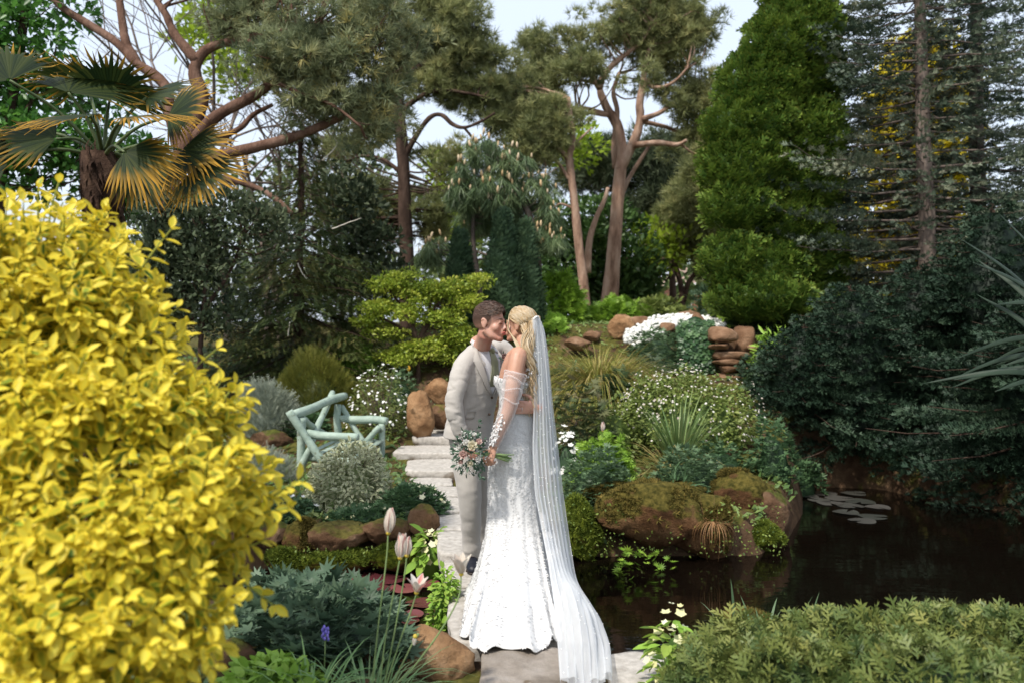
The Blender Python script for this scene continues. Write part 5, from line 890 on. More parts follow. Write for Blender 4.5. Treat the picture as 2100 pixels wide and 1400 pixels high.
for j in range(6):
    t = j / 5; a = W(632 + 96 * t, 930 + 7 * t, 8.98); b = W(697 + 86 * t, 898 + 4 * t, 10.25); g = Geo(); dv = b - a; g.tube([a, (a + b) / 2, b], np.tile([[.042, .014]], (3, 1)), 8, side=[1, 0, 0]); g.build('seat_slat', bm_, bt)
# ---------------------------------------------------------------- the couple
def skinmat(name, a, b, red):
    m, t, bs, new, ln = nodes(name); tc = new('ShaderNodeTexCoord'); nz = new('ShaderNodeTexNoise'); nz.inputs['Scale'].default_value = 9; nz.inputs['Detail'].default_value = 5; ln(tc.outputs['Object'], nz.inputs['Vector'])
    r = ramp(t, [(.3, red), (.5, a), (.7, b)]); ln(nz.outputs[0], r.inputs[0]); ln(r.outputs[0], bs.inputs['Base Color']); bs.inputs['Roughness'].default_value = .5; bs.inputs['Subsurface Weight'].default_value = .15; bs.inputs['Subsurface Radius'].default_value = (.02, .008, .004); bs.inputs['Subsurface Scale'].default_value = .4; return m
def cloth(name, c1, c2, scale=220, rough=.85, bump=.15, sheen=.2):
    m, t, bs, new, ln = nodes(name); tc = new('ShaderNodeTexCoord'); nz = new('ShaderNodeTexNoise'); nz.inputs['Scale'].default_value = scale; nz.inputs['Detail'].default_value = 3; ln(tc.outputs['Object'], nz.inputs['Vector'])
    r = ramp(t, [(.35, c1), (.65, c2)]); ln(nz.outputs[0], r.inputs[0]); ln(r.outputs[0], bs.inputs['Base Color']); bs.inputs['Roughness'].default_value = rough; bs.inputs['Sheen Weight'].default_value = sheen; bs.inputs['Specular IOR Level'].default_value = .2
    bp = new('ShaderNodeBump'); bp.inputs['Strength'].default_value = bump; bp.inputs['Distance'].default_value = .002; ln(nz.outputs[0], bp.inputs['Height']); ln(bp.outputs[0], bs.inputs['Normal']); return m
def tulle(name, col, op, mod=None):
    """sheer net: partly see-through woven cloth"""
    m, t, bs, new, ln = nodes(name); bs.inputs['Base Color'].default_value = (*col, 1); bs.inputs['Roughness'].default_value = .8; bs.inputs['Specular IOR Level'].default_value = .1
    tl = new('ShaderNodeBsdfTranslucent'); tl.inputs[0].default_value = (*col, 1); m1 = new('ShaderNodeMixShader'); m1.inputs[0].default_value = .4; ln(bs.outputs[0], m1.inputs[1]); ln(tl.outputs[0], m1.inputs[2])
    tp = new('ShaderNodeBsdfTransparent'); m2 = new('ShaderNodeMixShader'); lw = new('ShaderNodeLayerWeight'); lw.inputs[0].default_value = .35
    ma = new('ShaderNodeMath'); ma.operation = 'MULTIPLY_ADD'; ma.use_clamp = True; ln(lw.outputs['Facing'], ma.inputs[0]); ma.inputs[1].default_value = .40; ma.inputs[2].default_value = op; ln(ma.outputs[0], m2.inputs[0]); ln(tp.outputs[0], m2.inputs[1]); ln(m1.outputs[0], m2.inputs[2]); ln(m2.outputs[0], t.nodes['Material Output'].inputs[0]); return m
skin_g = skinmat('groom_skin', (.45, .245, .18), (.50, .285, .215), (.42, .195, .145)); skin_b = skinmat('bride_skin', (.41, .22, .145), (.46, .26, .175), (.37, .175, .115))
suit = cloth('beige_suit', (.375, .35, .32), (.42, .395, .365), 300); white_c = cloth('white_shirt', (.56, .56, .58), (.62, .62, .64), 300); tie_m = cloth('sage_tie', (.24, .25, .15), (.30, .31, .19), 400, .5)
gown_m = cloth('gown_satin', (.55, .55, .545), (.61, .61, .605), 90, .75, .4); lace_m = leafmat('lace_petals', [(.58, .575, .57), (.62, .615, .61), (.65, .645, .64)], .2, .6, .25); veil_m = tulle('veil_tulle', (.78, .80, .82), .32); sleeve_m = tulle('sleeve_tulle', (.82, .80, .80), .22)
blonde = leafmat('blonde_hair', [(.10, .065, .03), (.26, .18, .095), (.42, .325, .20), (.52, .43, .30)], .12, .38, .5); brown = leafmat('brown_hair', [(.018, .010, .007), (.045, .024, .015), (.09, .05, .032)], .05, .42, .45); lip_m = surf('lips', [(.3, (.48, .13, .12)), (.7, (.55, .18, .16))], 20, 2, .4, .05); dark_m = surf('dark_lash', [(.3, (.02, .012, .01)), (.7, (.04, .025, .02))], 20, 2, .5, .05); shoe_m = surf('navy_suede', [(.3, (.006, .007, .012)), (.7, (.014, .016, .026))], 40, 3, .45, .1); but_m = surf('brown_button', [(.3, (.05, .03, .02)), (.7, (.09, .055, .035))], 20, 2, .35, .05); ring_m = surf('silver_ring', [(.3, (.7, .7, .7)), (.7, (.8, .8, .8))], 20, 2, .2, .0, metallic=1)
def basis(fwd, up=(0, 0, 1)):
    f = unit(A(fwd, float)); r = unit(np.cross(f, A(up, float))); return np.stack([r, f, np.cross(r, f)], 1)
def head(g, c, Rm, s, neck, rn, fem=False):
    L = lambda x, y, z: c + Rm @ (A([x, y, z]) * s)
    B = lambda p, r: g.ball(L(*p), A(r) * s, 20, 14, Rm=Rm)
    B((0, -.012, .028), (.075, .096, .087)); B((0, .03, -.028), (.058, .058, .075)); B((0, .074, -.098), (.020, .016, .016) if fem else (.024, .018, .018))
    for q in (-1, 1):
        g.tube([L(q * .052, -.012, -.045), L(q * .044, .03, -.082), L(q * .012, .074, -.10)], A([.024, .020, .016]) * s * (.9 if fem else 1.05), 12); B((q * .036, .054, -.03), (.026, .026, .028)); B((q * .011, .098, -.036), (.009, .010, .008))
        e = L(q * .0765, -.006, -.008); g.ball(e, A([.007, .019, .031]) * s, 14, 10, Rm=Rm @ A([[1, 0, 0], [0, .97, .24], [0, -.24, .97]])); g.tube(curve([L(q * .08, .008, .01), L(q * .085, -.012, .024), L(q * .086, -.024, .006), L(q * .083, -.015, -.022), L(q * .079, .002, -.036)], 4), .0042 * s, 8)
        g.ball(L(q * .031, .080, .0), A([.013, .009, .009]) * s, 12, 8, Rm=Rm)
    g.tube([L(-.045, .062, .016), L(-.02, .083, .018), L(0, .084, .014), L(.02, .083, .018), L(.045, .062, .016)], A([.009, .011, .010, .011, .009]) * s, 10)
    g.tube([L(0, .086, .010), L(0, .100, -.016), L(0, .112 if not fem else .108, -.034)], A([.008, .0105, .012]) * s, 12); B((0, .084, -.062), (.026, .014, .020)); B((0, .094, -.056), (.018, .007, .005)); B((0, .092, -.068), (.016, .007, .006))
    nb = L(0, -.022, -.07); g.tube([L(0, -.02, -.03), nb, nb * .5 + neck * .5, neck, neck + (neck - nb) * .35], A([.9, .95, .98, 1.15, 1.3]) * rn, 18); return L
def hand(g, w, d, pn, th, s=1., curl=(.5, .5, .5, .5), tc=.4, spread=.09):
    """hand from wrist w along d, palm faces pn, thumb on the side th"""
    d = unit(A(d, float)); pn = unit(A(pn, float) - d * (A(pn, float) @ d)); th = unit(A(th, float) - d * (A(th, float) @ d) - pn * (A(th, float) @ pn)); K = []
    g.tube([w - d * .03, w, w + d * .03 * s, w + d * .06 * s, w + d * .088 * s], A([[.026, .020], [.027, .019], [.036, .017], [.041, .015], [.040, .012]]) * s, 14, side=th)
    for k, (o, L) in enumerate(((.030, .072), (.010, .080), (-.011, .074), (-.030, .058))):
        b = w + d * (.086 - .006 * abs(k - 1)) * s + th * o * s; fd = unit(d + th * spread * (1.3 - k)); P = [b - fd * .02 * s, b]; a = 0
        for seg, fr in ((.45, .9), (.32, 1.15), (.25, .8)):
            a += curl[k] * fr; v = fd * math.cos(a) + pn * math.sin(a); P.append(P[-1] + v * L * seg * s)
        g.tube(curve(P, 3), np.linspace(.0098, .0072, 13) * s, 10); K.append(P)
    b = w + d * .025 * s + th * .028 * s; P = [b, b + unit(d * .6 + th * .75 + pn * .25) * .036 * s]; P.append(P[-1] + unit(d * .85 + th * .35 + pn * (.25 + tc)) * .032 * s); P.append(P[-1] + unit(d + pn * (.2 + tc)) * .026 * s); g.tube(curve(P, 3), np.linspace(.014, .0085, 10) * s, 10); return K
# ------------------------------------------------ groom
GY = 5.42; G = lambda px, py, dy=0.: W(px, py, GY + dy)
fG = unit(A([.82, -.57, 0])); lG = A([fG[1], -fG[0], 0])        # lG: his right, towards the camera
groom = thing('person', 'man in beige suit and sage tie kissing the bride, one hand in his pocket', 'person', W(967, 1160, 5.42))
RG = basis((.92, -.36, -.04), (.05, 0, 1)); hc = W(1005, 662, 5.205); g = Geo(); neckb = G(986, 716, -.02)
LH = head(g, hc, RG, 1.05, neckb, .057)
TR = [(905, 962, .165, .125), (860, 967, .165, .115), (800, 975, .18, .12), (755, 981, .185, .115), (728, 985, .16, .085), (716, 986, .085, .07)]
g.tube([G(c, p) for p, c, *_ in TR], A([[a, b] for *_, a, b in TR]), 20, side=lG)
rs, re, rw = G(951, 738, -.15), G(934, 831, -.2), G(954, 899, -.2); ls, le = G(1021, 732, .16), W(1082, 797, 5.40); lw = W(1106, 838, 5.14)
g.tube(curve([rs, (rs + re) / 2, re, rw], 4), np.linspace(.055, .03, 13), 12); hand(g, rw, G(966, 935, -.2) - rw, lG * -1, fG, 1.05, (.2, .2, .2, .2))
g.tube(curve([ls, (ls + le) / 2, le, lw, W(1102, 837, 4.97)], 4), np.linspace(.055, .028, 17), 12)
KG = hand(g, W(1102, 836, 4.955), W(1060, 834, 4.895) - W(1102, 836, 4.955), (.15, 1, .1), (0, 0, 1), 1.1, (.12, .1, .1, .14), .1, .07)
hips = [G(955, 915, -.08), G(984, 915, .08)]
for h, kn, an in ((hips[0], G(964, 1025, -.1), W(966, 1140, 5.47)), (hips[1], G(984, 1020, .12), W(988, 1120, 5.68))): g.tube([h, kn, an], [.07, .048, .035], 12)
remesh(g, 'body', skin_g, .0068, groom, 2)
# face details
for q in (-1, 1):
    g = Geo(); g.tube(curve([LH(q * .016, .091, .020), LH(q * .032, .086, .026), LH(q * .050, .064, .019)], 4), [.002, .0035, .004, .004, .004, .0035, .003, .0025, .0015], 6); g.build('eyebrow', brown, groom)
    g = Geo(); g.tube(curve([LH(q * .020, .0875, -.002), LH(q * .031, .0895, -.004), LH(q * .044, .083, -.001)], 4), .0022, 6); g.build('eyelash', dark_m, groom)
g = Geo(); g.tube(curve([LH(-.022, .088, -.060), LH(-.008, .102, -.056), LH(0, .102, -.057), LH(.008, .102, -.056), LH(.022, .088, -.060)], 3), np.interp(np.linspace(0, 1, 13), [0, .3, .5, .7, 1], [.002, .0055, .005, .0055, .002]), 8); g.tube(curve([LH(-.020, .088, -.063), LH(0, .100, -.068), LH(.020, .088, -.063)], 4), np.interp(np.linspace(0, 1, 9), [0, .5, 1], [.002, .007, .002]), 8); g.build('lips', lip_m, groom)
# hair: faded sides, textured top
v, tt = ico(5); hv = v * A([.0775, .0985, .0895]) + A([0, -.012, .028]); el = hv[:, 2]; ok = (el > .028 + np.clip(hv[:, 1] * .35, -.2, .3)) & (hv[:, 1] < .072) & (el > .045 * (hv[:, 1] > .045)); ok2 = (el > -.035) & (hv[:, 1] < .02 + .45 * el) | ok; fm = ok2[tt].all(1); lift = .004 + .012 * sm(.05, .10, el) * (1 + .5 * fbm(hv * 60, 2, 3)); hv2 = (hv - A([0, -.012, .028])) * (1 + lift / .09 * (ok2))[:, None] + A([0, -.012, .028])
hg = Geo(); hg.add(hc + (hv2 * 1.05) @ RG.T, tt[fm], r=np.clip(sm(-.06, .03, el) + .10 * fbm(hv * 90, 2, 5), 0, 1)); hg.build('hair_fade', leafmat('faded_hair', [(.36, .20, .145), (.20, .11, .078), (.07, .04, .028), (.03, .017, .012)], .0, .6, .2), groom); hg = Geo(); n = 5200; P = hv2[np.where(ok & (el > .042))[0]]; P = P[rng.integers(0, len(P), n)]; nn = unit((P - A([0, -.012, .028])) / A([.077, .098, .09]) ** 2); dr = unit(nn * .2 + A([.25, .8, .05]) + .22 * rvec(n)); hg.scatter(t_blade(3, .10, .5), hc + (P * 1.05) @ RG.T, dr @ RG.T, nn @ RG.T + .4 * rvec(n), .020 + .010 * rng.random(n), rng.random(n))
hg.build('hair', brown, groom)
# jacket
def ringpt(rows, py, ang, off, Gf, f, l):
    r = A(sorted(rows)); p = r[:, 0]; c = np.interp(py, p, r[:, 1]); a = np.interp(py, p, r[:, 2]); b = np.interp(py, p, r[:, 3]); return Gf(c, py) + f * math.cos(ang) * (b + off) + l * math.sin(ang) * (a + off)
JR = [(898, 960, .205, .145), (880, 962, .20, .14), (840, 969, .185, .132), (800, 975, .195, .14), (765, 979, .205, .142), (742, 983, .205, .125), (728, 985, .185, .10), (716, 986, .125, .078), (709, 987, .078, .068)]
g = Geo(); g.tube(curve([G(c, p) for p, c, *_ in JR], 3), A([np.interp(np.linspace(0, 8, 25), range(9), A(JR)[:, k]) for k in (2, 3)]).T, 28, side=lG)
for pts, R in (([G(972, 730, -.07), G(951, 748, -.165), G(938, 790, -.23), G(930, 831, -.25), G(938, 866, -.245), G(950, 897, -.22)], [.068, .070, .064, .060, .054, .048]), ([G(1008, 718, .10), G(1030, 716, .15), W(1060, 752, 5.54), W(1084, 798, 5.40), W(1102, 822, 5.26), W(1108, 836, 5.10)], [.06, .068, .066, .062, .054, .046])): g.tube(curve(pts, 4), np.interp(np.linspace(0, 5, 21), range(6), R), 18)
def folds(V, N):
    t = (V - G(936, 831, -.22)); e = np.exp(-np.sum(t * t, 1) / .018); w = np.exp(-((V[:, 2] - G(0, 895)[2]) / .06) ** 2) * (V[:, 1] < GY - .1)
    a = V @ A([.3, .2, 1.]); s_ = np.abs(fbm(V * A([6, 6, 13]) + .6 * fbm(V * 5, 2, 4)[:, None], 3, 21)); return .006 * fbm(V * A([6, 6, 9]), 3, 22) - .014 * np.clip(.22 - s_, 0, 1) * (1 + 1.6 * e + w) + .007 * e * fbm(V * A([9, 9, 30]), 2, 8) 
remesh(g, 'jacket', suit, .0078, groom, 4, folds); jk = bpy.data.objects[[o.name for o in groom.children if o.name.startswith('jacket')][0]]
RP = lambda py, ang, off: ringpt(JR, py, ang, off, G, fG, lG)
def patch(rows, off, th, mat, name, parent, n=10):
    """cloth patch on the chest: rows of (py, ang0, ang1)"""
    V = []; k = len(rows)
    for o_ in (off, off - th):
        for py, a0, a1 in rows:
            for i in range(n): V.append(RP(py, a0 + (a1 - a0) * i / (n - 1), o_ - .004 * (i in (0, n - 1))))
    Q = []; m_ = k * n
    for r_ in range(k - 1):
        for i in range(n - 1): a = r_ * n + i; Q += [(a, a + 1, a + n + 1, a + n), (m_ + a, m_ + a + n, m_ + a + n + 1, m_ + a + 1)]
    for r_ in range(k - 1):
        for i in (0, n - 1): a = r_ * n + i; Q.append((a, a + n, m_ + a + n, m_ + a))
    for i in range(n - 1):
        for r_ in (0, k - 1): a = r_ * n + i; Q.append((a, a + 1, m_ + a + 1, m_ + a))
    g = Geo(); g.add(V, None, Q); return g.build(name, mat, parent)
patch([(p, -w, w) for p, w in ((709, .95), (720, .75), (735, .56), (755, .42), (775, .28), (795, .12), (806, .02))], .008, .02, white_c, 'shirt_front', groom)
patch([(p, -w, w) for p, w in ((716, .20), (722, .16), (740, .17), (765, .20), (790, .22))], .016, .01, tie_m, 'tie', groom)
g = Geo(); g.ball(RP(719, 0, .016), (.019, .019, .022)); g.build('tie_knot', tie_m, bpy.data.objects['tie'])
for sg in (-1, 1): patch([(p, sg * a, sg * (a + w)) for p, a, w in ((708, 1.15, .55), (718, .86, .52), (730, .66, .52), (738, .60, .58), (740, .58, .34), (755, .46, .30), (775, .31, .24), (795, .15, .18), (808, .03, .08))], .016, .014, suit, 'lapel', jk, 8)
g = Geo(); ca = G(987, 706, -.03); P = [ca + (fG * math.cos(a) + lG * math.sin(a)) * (.066 + .004 * math.cos(a)) + A([0, 0, -.018 * math.cos(a)]) for a in np.linspace(-2.9, 2.9, 30) + 0.0]; g.tube(P, np.tile([[.022, .006]], (30, 1)), 10, side=[0, 0, 1]); g.build('shirt_collar', white_c, groom)
for sg in (-1, 1): patch([(709, sg * .10, sg * .80), (716, sg * .13, sg * .62), (723, sg * .30, sg * .50)], .017, .012, white_c, 'collar_point', groom, 6)
for py, ang in ((813, -.02), (847, -.05)): g = Geo(); g.ball(RP(py, ang, .008), (.009, .009, .009), 10, 6); g.build('button', but_m, jk)
patch([(839, .62, .98), (848, .62, .98), (853, .64, .96)], .010, .008, suit, 'pocket_flap', jk, 6)
for k in range(3): g = Geo(); g.ball(G(938 + 2.5 * k, 878 + 6 * k, -.275), (.006, .005, .006), 8, 6); g.build('cuff_button', but_m, jk)
g = Geo(); g.tube([W(1109, 836, 5.12), W(1108, 837, 5.02)], [.040, .038], 16); g.build('shirt_cuff', white_c, groom)
g = Geo(); P = KG[2]; c = (P[1] + P[2]) / 2; ax = unit(P[2] - P[1]); x = unit(np.cross(ax, [0, 1, 0])); y = np.cross(ax, x); g.tube([c + (x * math.cos(a) + y * math.sin(a)) * .0118 for a in np.linspace(0, 6.283, 20)], .0018, 6); g.build('wedding_ring', ring_m, groom)
# trousers
g = Geo(); g.tube([G(964, 872), G(965, 895), G(968, 925)], [[.165, .115], [.178, .128], [.165, .125]], 24, side=lG)
for pts, R in (([G(957, 905, -.07), G(957, 945, -.09), G(962, 1000, -.10), G(965, 1050, -.07), W(966, 1100, 5.43), W(967, 1138, 5.47), W(967, 1147, 5.46)], [.10, .098, .085, .072, .066, .065, .066]), ([G(982, 905, .07), G(984, 945, .09), G(985, 1000, .13), W(987, 1050, 5.6), W(989, 1090, 5.66), W(991, 1122, 5.70), W(991, 1131, 5.69)], [.10, .098, .085, .072, .066, .065, .066])): g.tube(curve(pts, 4), np.interp(np.linspace(0, 6, 25), range(7), R), 20)
remesh(g, 'trousers', suit, .0078, groom, 4, lambda V, N: .005 * fbm(V * A([9, 9, 5]), 3, 31) + .012 * np.exp(-((V[:, 2] - .09) / .09) ** 2) * fbm(V * A([6, 6, 22]), 2, 41) + .004 * fbm(V * A([10, 10, 18]), 2, 43))
for hx, hy, tx, ty2 in ((-.288, 5.52, -.255, 5.27), (-.215, 5.74, -.185, 5.52)):
    g = Geo(); a = A([hx, hy, 0]); b = A([tx, ty2, 0]); d = b - a; u_ = unit(d); P = [a + A([0, 0, .045]) - u_ * .01, a + d * .2 + A([0, 0, .06]), a + d * .45 + A([0, 0, .055]), a + d * .75 + A([0, 0, .036]), b + A([0, 0, .028]) - u_ * .01, b + A([0, 0, .024]) + u_ * .012]; sd_ = np.cross(u_, [0, 0, 1]); g.tube(curve(P, 4), np.interp(np.linspace(0, 5, 21), range(6), [.032, .037, .040, .046, .038, .012])[:, None] * A([1, .72]), 16, side=sd_); sh = g.build('shoe', shoe_m, groom)
    g = Geo(); g.tube([a + A([0, 0, .009]) - u_ * .015, a + d * .25 + A([0, 0, .007]), a + d * .5 + A([0, 0, .007]), a + d * .8 + A([0, 0, .007]), b + A([0, 0, .007]) + u_ * .008], A([[.034, .009], [.038, .007], [.038, .007], [.049, .007], [.02, .007]]), 14, side=sd_); g.build('sole', dark_m, sh)
    for k in range(4): g = Geo(); c = a + d * (.42 + .08 * k) + A([0, 0, .094 - .009 * k]); g.tube([c - sd_ * .02 - A([0, 0, .005]), c, c + sd_ * .02 - A([0, 0, .005])], .0028, 6); g.build('shoelace', dark_m, sh)
# boutonniere
pinkm = leafmat('blush_petal', [(.66, .42, .38), (.72, .52, .47), (.76, .62, .56)], .3, .5, .3); creamm = leafmat('cream_petal', [(.74, .68, .50), (.80, .75, .58), (.82, .79, .68)], .3, .5, .3); whitem = leafmat('white_petal', [(.76, .75, .70), (.82, .81, .78)], .3, .5, .3); bleaf = leafmat('bouquet_leaf', [(.015, .035, .02), (.035, .065, .04), (.07, .11, .075)], .2, .45, .35)
def rose(c, ax, r, mat, name, parent):
    ax = unit(A(ax, float)); x = unit(np.cross(ax, [.2, .3, 1])); y = np.cross(ax, x); g = Geo(); g.ball(c + ax * r * .3, r * .35, 10, 8)
    for ly, (m_, op, ln_) in enumerate(((3, .05, 1.0), (5, .16, 1.05), (6, .34, 1.05), (7, .55, 1.0))):
        for j in range(m_): a = j * 6.283 / m_ + ly * .7; petal(g, c - ax * r * .45, ax, x * math.cos(a) + y * math.sin(a), r * ln_ * 1.25, .95, op, rng.random())
    return g.build(name, mat, parent)
bo = thing('boutonniere', 'blush rose boutonniere pinned to the beige jacket', 'boutonniere', W(1033, 735, 5.22)); rose(W(1034, 732, 5.24), (.3, -.9, .3), .032, pinkm, 'rose', bo); f = Geo(); f.scatter(T_NAR, W(1034, 736, 5.25) + .012 * rng.normal(size=(12, 3)), rvec(12), rvec(12), .05); f.build('leaves', bleaf, bo, kind='stuff')
# ------------------------------------------------ bride
BY = 5.05; Bf = lambda px, py, dy=0.: W(px, py, BY + dy); fB = unit(A([-.90, .43, 0])); lB = A([fB[1], -fB[0], 0])   # lB: her right, away from the camera
bride = thing('person', 'woman in long white lace gown and veil kissing the groom', 'person', W(1060, 1200, BY))
RB = basis((-.92, .38, .07), (0, 0, 1)); bc = W(1067, 667, 5.145); g = Geo(); nb = Bf(1075, 716); LB_ = head(g, bc, RB, .98, nb, .046, True)
BR = [(915, 1052, .172, .130), (870, 1056, .142, .108), (836, 1059, .116, .090), (810, 1061, .126, .096), (778, 1061, .145, .112), (752, 1065, .155, .098), (730, 1069, .150, .075), (716, 1072, .085, .056)]
g.tube(curve([Bf(c, p) for p, c, *_ in BR], 3), A([np.interp(np.linspace(0, 7, 22), range(8), A(BR)[:, k]) for k in (2, 3)]).T, 24, side=lB)
sL = Bf(1062, 733, -.125); eL, wL = W(1043, 838, 4.84), W(1013, 913, 4.83); g.tube(curve([Bf(1068, 726, -.08), sL, (sL + eL) / 2 + A([0, -.01, 0]), eL, (eL + wL) / 2, wL], 4), np.interp(np.linspace(0, 5, 21), range(6), [.05, .056, .049, .040, .036, .027]), 14)
KB = hand(g, W(1011, 918, 4.83), W(1000, 945, 4.815) - W(1011, 918, 4.83), (.5, .8, -.1), (-.7, .3, .1), .98, (.95, 1.0, 1.05, 1.1), .5, .03)
sR = Bf(1076, 728, .13); eR = W(1050, 724, 5.74); wR = W(996, 698, 5.60); g.tube(curve([Bf(1072, 726, .08), sR, (sR + eR) / 2, eR, (eR + wR) / 2, wR, W(987, 691, 5.50)], 4), np.interp(np.linspace(0, 6, 25), range(7), [.05, .052, .046, .038, .034, .027, .027]), 14)
KR = hand(g, W(986, 690, 5.475), W(968, 697, 5.30) - W(986, 690, 5.475), (.1, .1, -1), (1, .1, .1), .95, (.22, .25, .28, .3), .1, .10)
remesh(g, 'body', skin_b, .0058, bride, 4)
g = Geo()
for q in (-1, 1):
    g = Geo(); g.tube(curve([LB_(q * .020, .0875, -.004), LB_(q * .031, .0905, -.007), LB_(q * .044, .084, -.004)], 4), .0024, 6); g.build('eyelash', dark_m, bride); g = Geo(); g.tube(curve([LB_(q * .017, .091, .020), LB_(q * .033, .086, .026), LB_(q * .050, .064, .019)], 4), .0024, 6); g.build('eyebrow', blonde, bride)
g = Geo(); g.tube(curve([LB_(-.02, .088, -.060), LB_(0, .102, -.057), LB_(.02, .088, -.060)], 4), .0048, 8); g.tube(curve([LB_(-.018, .088, -.064), LB_(0, .099, -.068), LB_(.018, .088, -.064)], 4), .0055, 8); g.build('lips', lip_m, bride)
nailm = surf('nail_polish', [(.3, (.72, .62, .58)), (.7, (.78, .68, .64))], 20, 2, .25, 0.)
for K in (KR, KB):
    for P in K: P = [A(p) for p in P]; d = unit(P[-1] - P[-2]); g = Geo(); up = unit(np.cross(np.cross(P[-2] - P[1], d + 1e-3), d)) if False else unit(A([0, -.6, .8]) - d * (A([0, -.6, .8]) @ d)); g.ball(P[-1] - d * .002 + up * .0055, (.0045, .0045, .0045), 8, 6); g.build('nail', nailm, bride)
# gown: one lofted surface from bodice to train
NA = 144; th = np.arange(NA) * 2 * np.pi / NA
def gring(z, ctr, a, b, sq, amp, fr, seed, rot):
    """ring about ctr: a along her side axis, b along her front axis blended to world axes by rot"""
    ax = unit(lB * (1 - rot) + A([1, 0, 0]) * rot * np.sign(lB[0])); ay = A([-ax[1], ax[0], 0]); c, s = np.cos(th), np.sin(th); e = 2 / sq
    rr = 1 + amp * (np.sin(th * fr + seed) * .6 + np.sin(th * (fr * 1.7) + 2 + seed * .3) * .4)
    return ctr + ax * (np.sign(c) * np.abs(c) ** e * a * rr)[:, None] + ay * (np.sign(s) * np.abs(s) ** e * b * rr)[:, None]
rings = []; zz = []
for py in np.linspace(776, 915, 22):
    r = A(sorted(BR)); c = np.interp(py, r[:, 0], r[:, 1]); a = np.interp(py, r[:, 0], r[:, 2]); b = np.interp(py, r[:, 0], r[:, 3]); bust = math.exp(-((py - 783) / 16) ** 2)
    q = gring(0, Bf(c, py), a + .011, b + .011, 2, .004, 5, 1, 0); dirf = unit(q - Bf(c, py)) @ fB; q = q + fB * (bust * .045 * np.clip(dirf, 0, 1) ** 2 * (1 - .25 * np.abs(np.sin(th * 1))))[:, None]
    if py < 778: q = q + A([0, 0, 1]) * (.030 * np.clip(dirf, 0, 1) * np.abs(np.cos(th))[:] ** .3 - .05 * np.clip(-dirf, 0, 1))[:, None]
    rings.append(q)
z0 = Bf(0, 915)[2]
for k in range(1, 64):
    u = k / 63; z = z0 * (1 - u) ** 1.0 + .018 * u; t = np.clip((.62 - z) / .60, 0, 1); tr_ = t ** 3.6
    cx = np.interp(z, [.02, .3, .61, .88], [-.005, .01, .005, .006]); cy = 5.05 - .50 * tr_; a_x = np.interp(z, [.0, .06, .15, .3, .45, .61, .75, .9], [.285, .25, .215, .182, .165, .158, .168, .183]); b_y = np.interp(z, [.61, .75, .9], [.150, .145, .141]) + .47 * tr_
    rot = sm(.9, .45, z) if z > .45 else 1.; rot = 1 - sm(.45, .88, z); q = gring(z, A([cx, cy, z]), a_x if rot > .5 else a_x, b_y, 2 + 1.3 * t, .012 + .05 * t ** 1.5, 9 + int(3 * 0), .7, rot)
    q[:, 2] += .010 * t * np.sin(th * 13 + 1) + .012 * t ** 4 * (np.sin(th * 21) + np.sin(th * 8 + 2)); q[:, 2] = np.maximum(q[:, 2], .012); rings.append(q)
# align the start angle of bodice and skirt rings so that the loft does not twist
out = [rings[0]]
for q in rings[1:]:
    best = min(range(NA), key=lambda s: np.sum((np.roll(q, s, 0)[::12] - out[-1][::12]) ** 2)); out.append(np.roll(q, best, 0))
Vg = A(out); NR = len(out); i = np.arange(NR - 1)[:, None] * NA; j = np.arange(NA)[None]; Q = np.stack([i + j, i + NA + j, i + NA + (j + 1) % NA, i + (j + 1) % NA], -1).reshape(-1, 4)
g = Geo(); g.add(Vg.reshape(-1, 3), None, Q); gown = g.build('gown', gown_m, bride); sol = gown.modifiers.new('thickness', 'SOLIDIFY'); sol.thickness = .004; sol.offset = -1
# lace: vines of leaf petals along the gown
dz = np.gradient(Vg, axis=0); dth = np.roll(Vg, -1, 1) - np.roll(Vg, 1, 1); Nn = unit(np.cross(dz, dth)); cen = Vg.mean(1, keepdims=True); sgn = np.sign(np.sum(Nn * (Vg - cen), -1, keepdims=True)); Nn = Nn * sgn; Tn = unit(dth); Dn = unit(dz)
seg = np.concatenate([[0], np.cumsum(np.linalg.norm(np.diff(Vg, axis=0), axis=2).mean(1))]); f = Geo(); LPz, LDz, LNz, LSz = [], [], [], []
def at(row, col):
    r0 = int(min(NR - 2, math.floor(row))); fr = row - r0; c0 = int(math.floor(col)) % NA; cf = col - math.floor(col); p = lambda M: (M[r0, c0] * (1 - cf) + M[r0, (c0 + 1) % NA] * cf) * (1 - fr) + (M[r0 + 1, c0] * (1 - cf) + M[r0 + 1, (c0 + 1) % NA] * cf) * fr; return p(Vg), p(Nn), p(Tn), p(Dn)
for c in range(36):
    off = rng.random() * 3
    for s in np.arange(.34 + .012 * rng.random(), seg[-1], .017):
        row = np.interp(s, seg, np.arange(NR)); col = c * NA / 36 + 1.1 * math.sin(s * 14 + off); p, nrm, tn, dn = at(row, col)
        for sg in (-1, 1): LPz.append(p + nrm * .002); LDz.append(dn * .75 + tn * sg * .7 + nrm * (.02 + .08 * rng.random()) + .12 * rng.normal(size=3)); LNz.append(nrm + .14 * rng.normal(size=3)); LSz.append(.0155 + .006 * rng.random())
for q in range(2300):
    row = rng.random() * 20; col = rng.random() * NA; p, nrm, tn, dn = at(row, col); LPz.append(p + nrm * .003); aq = rng.random() * 6.283; LDz.append(tn * math.cos(aq) + dn * math.sin(aq) + nrm * .22); LNz.append(nrm); LSz.append(.013 + .007 * rng.random())
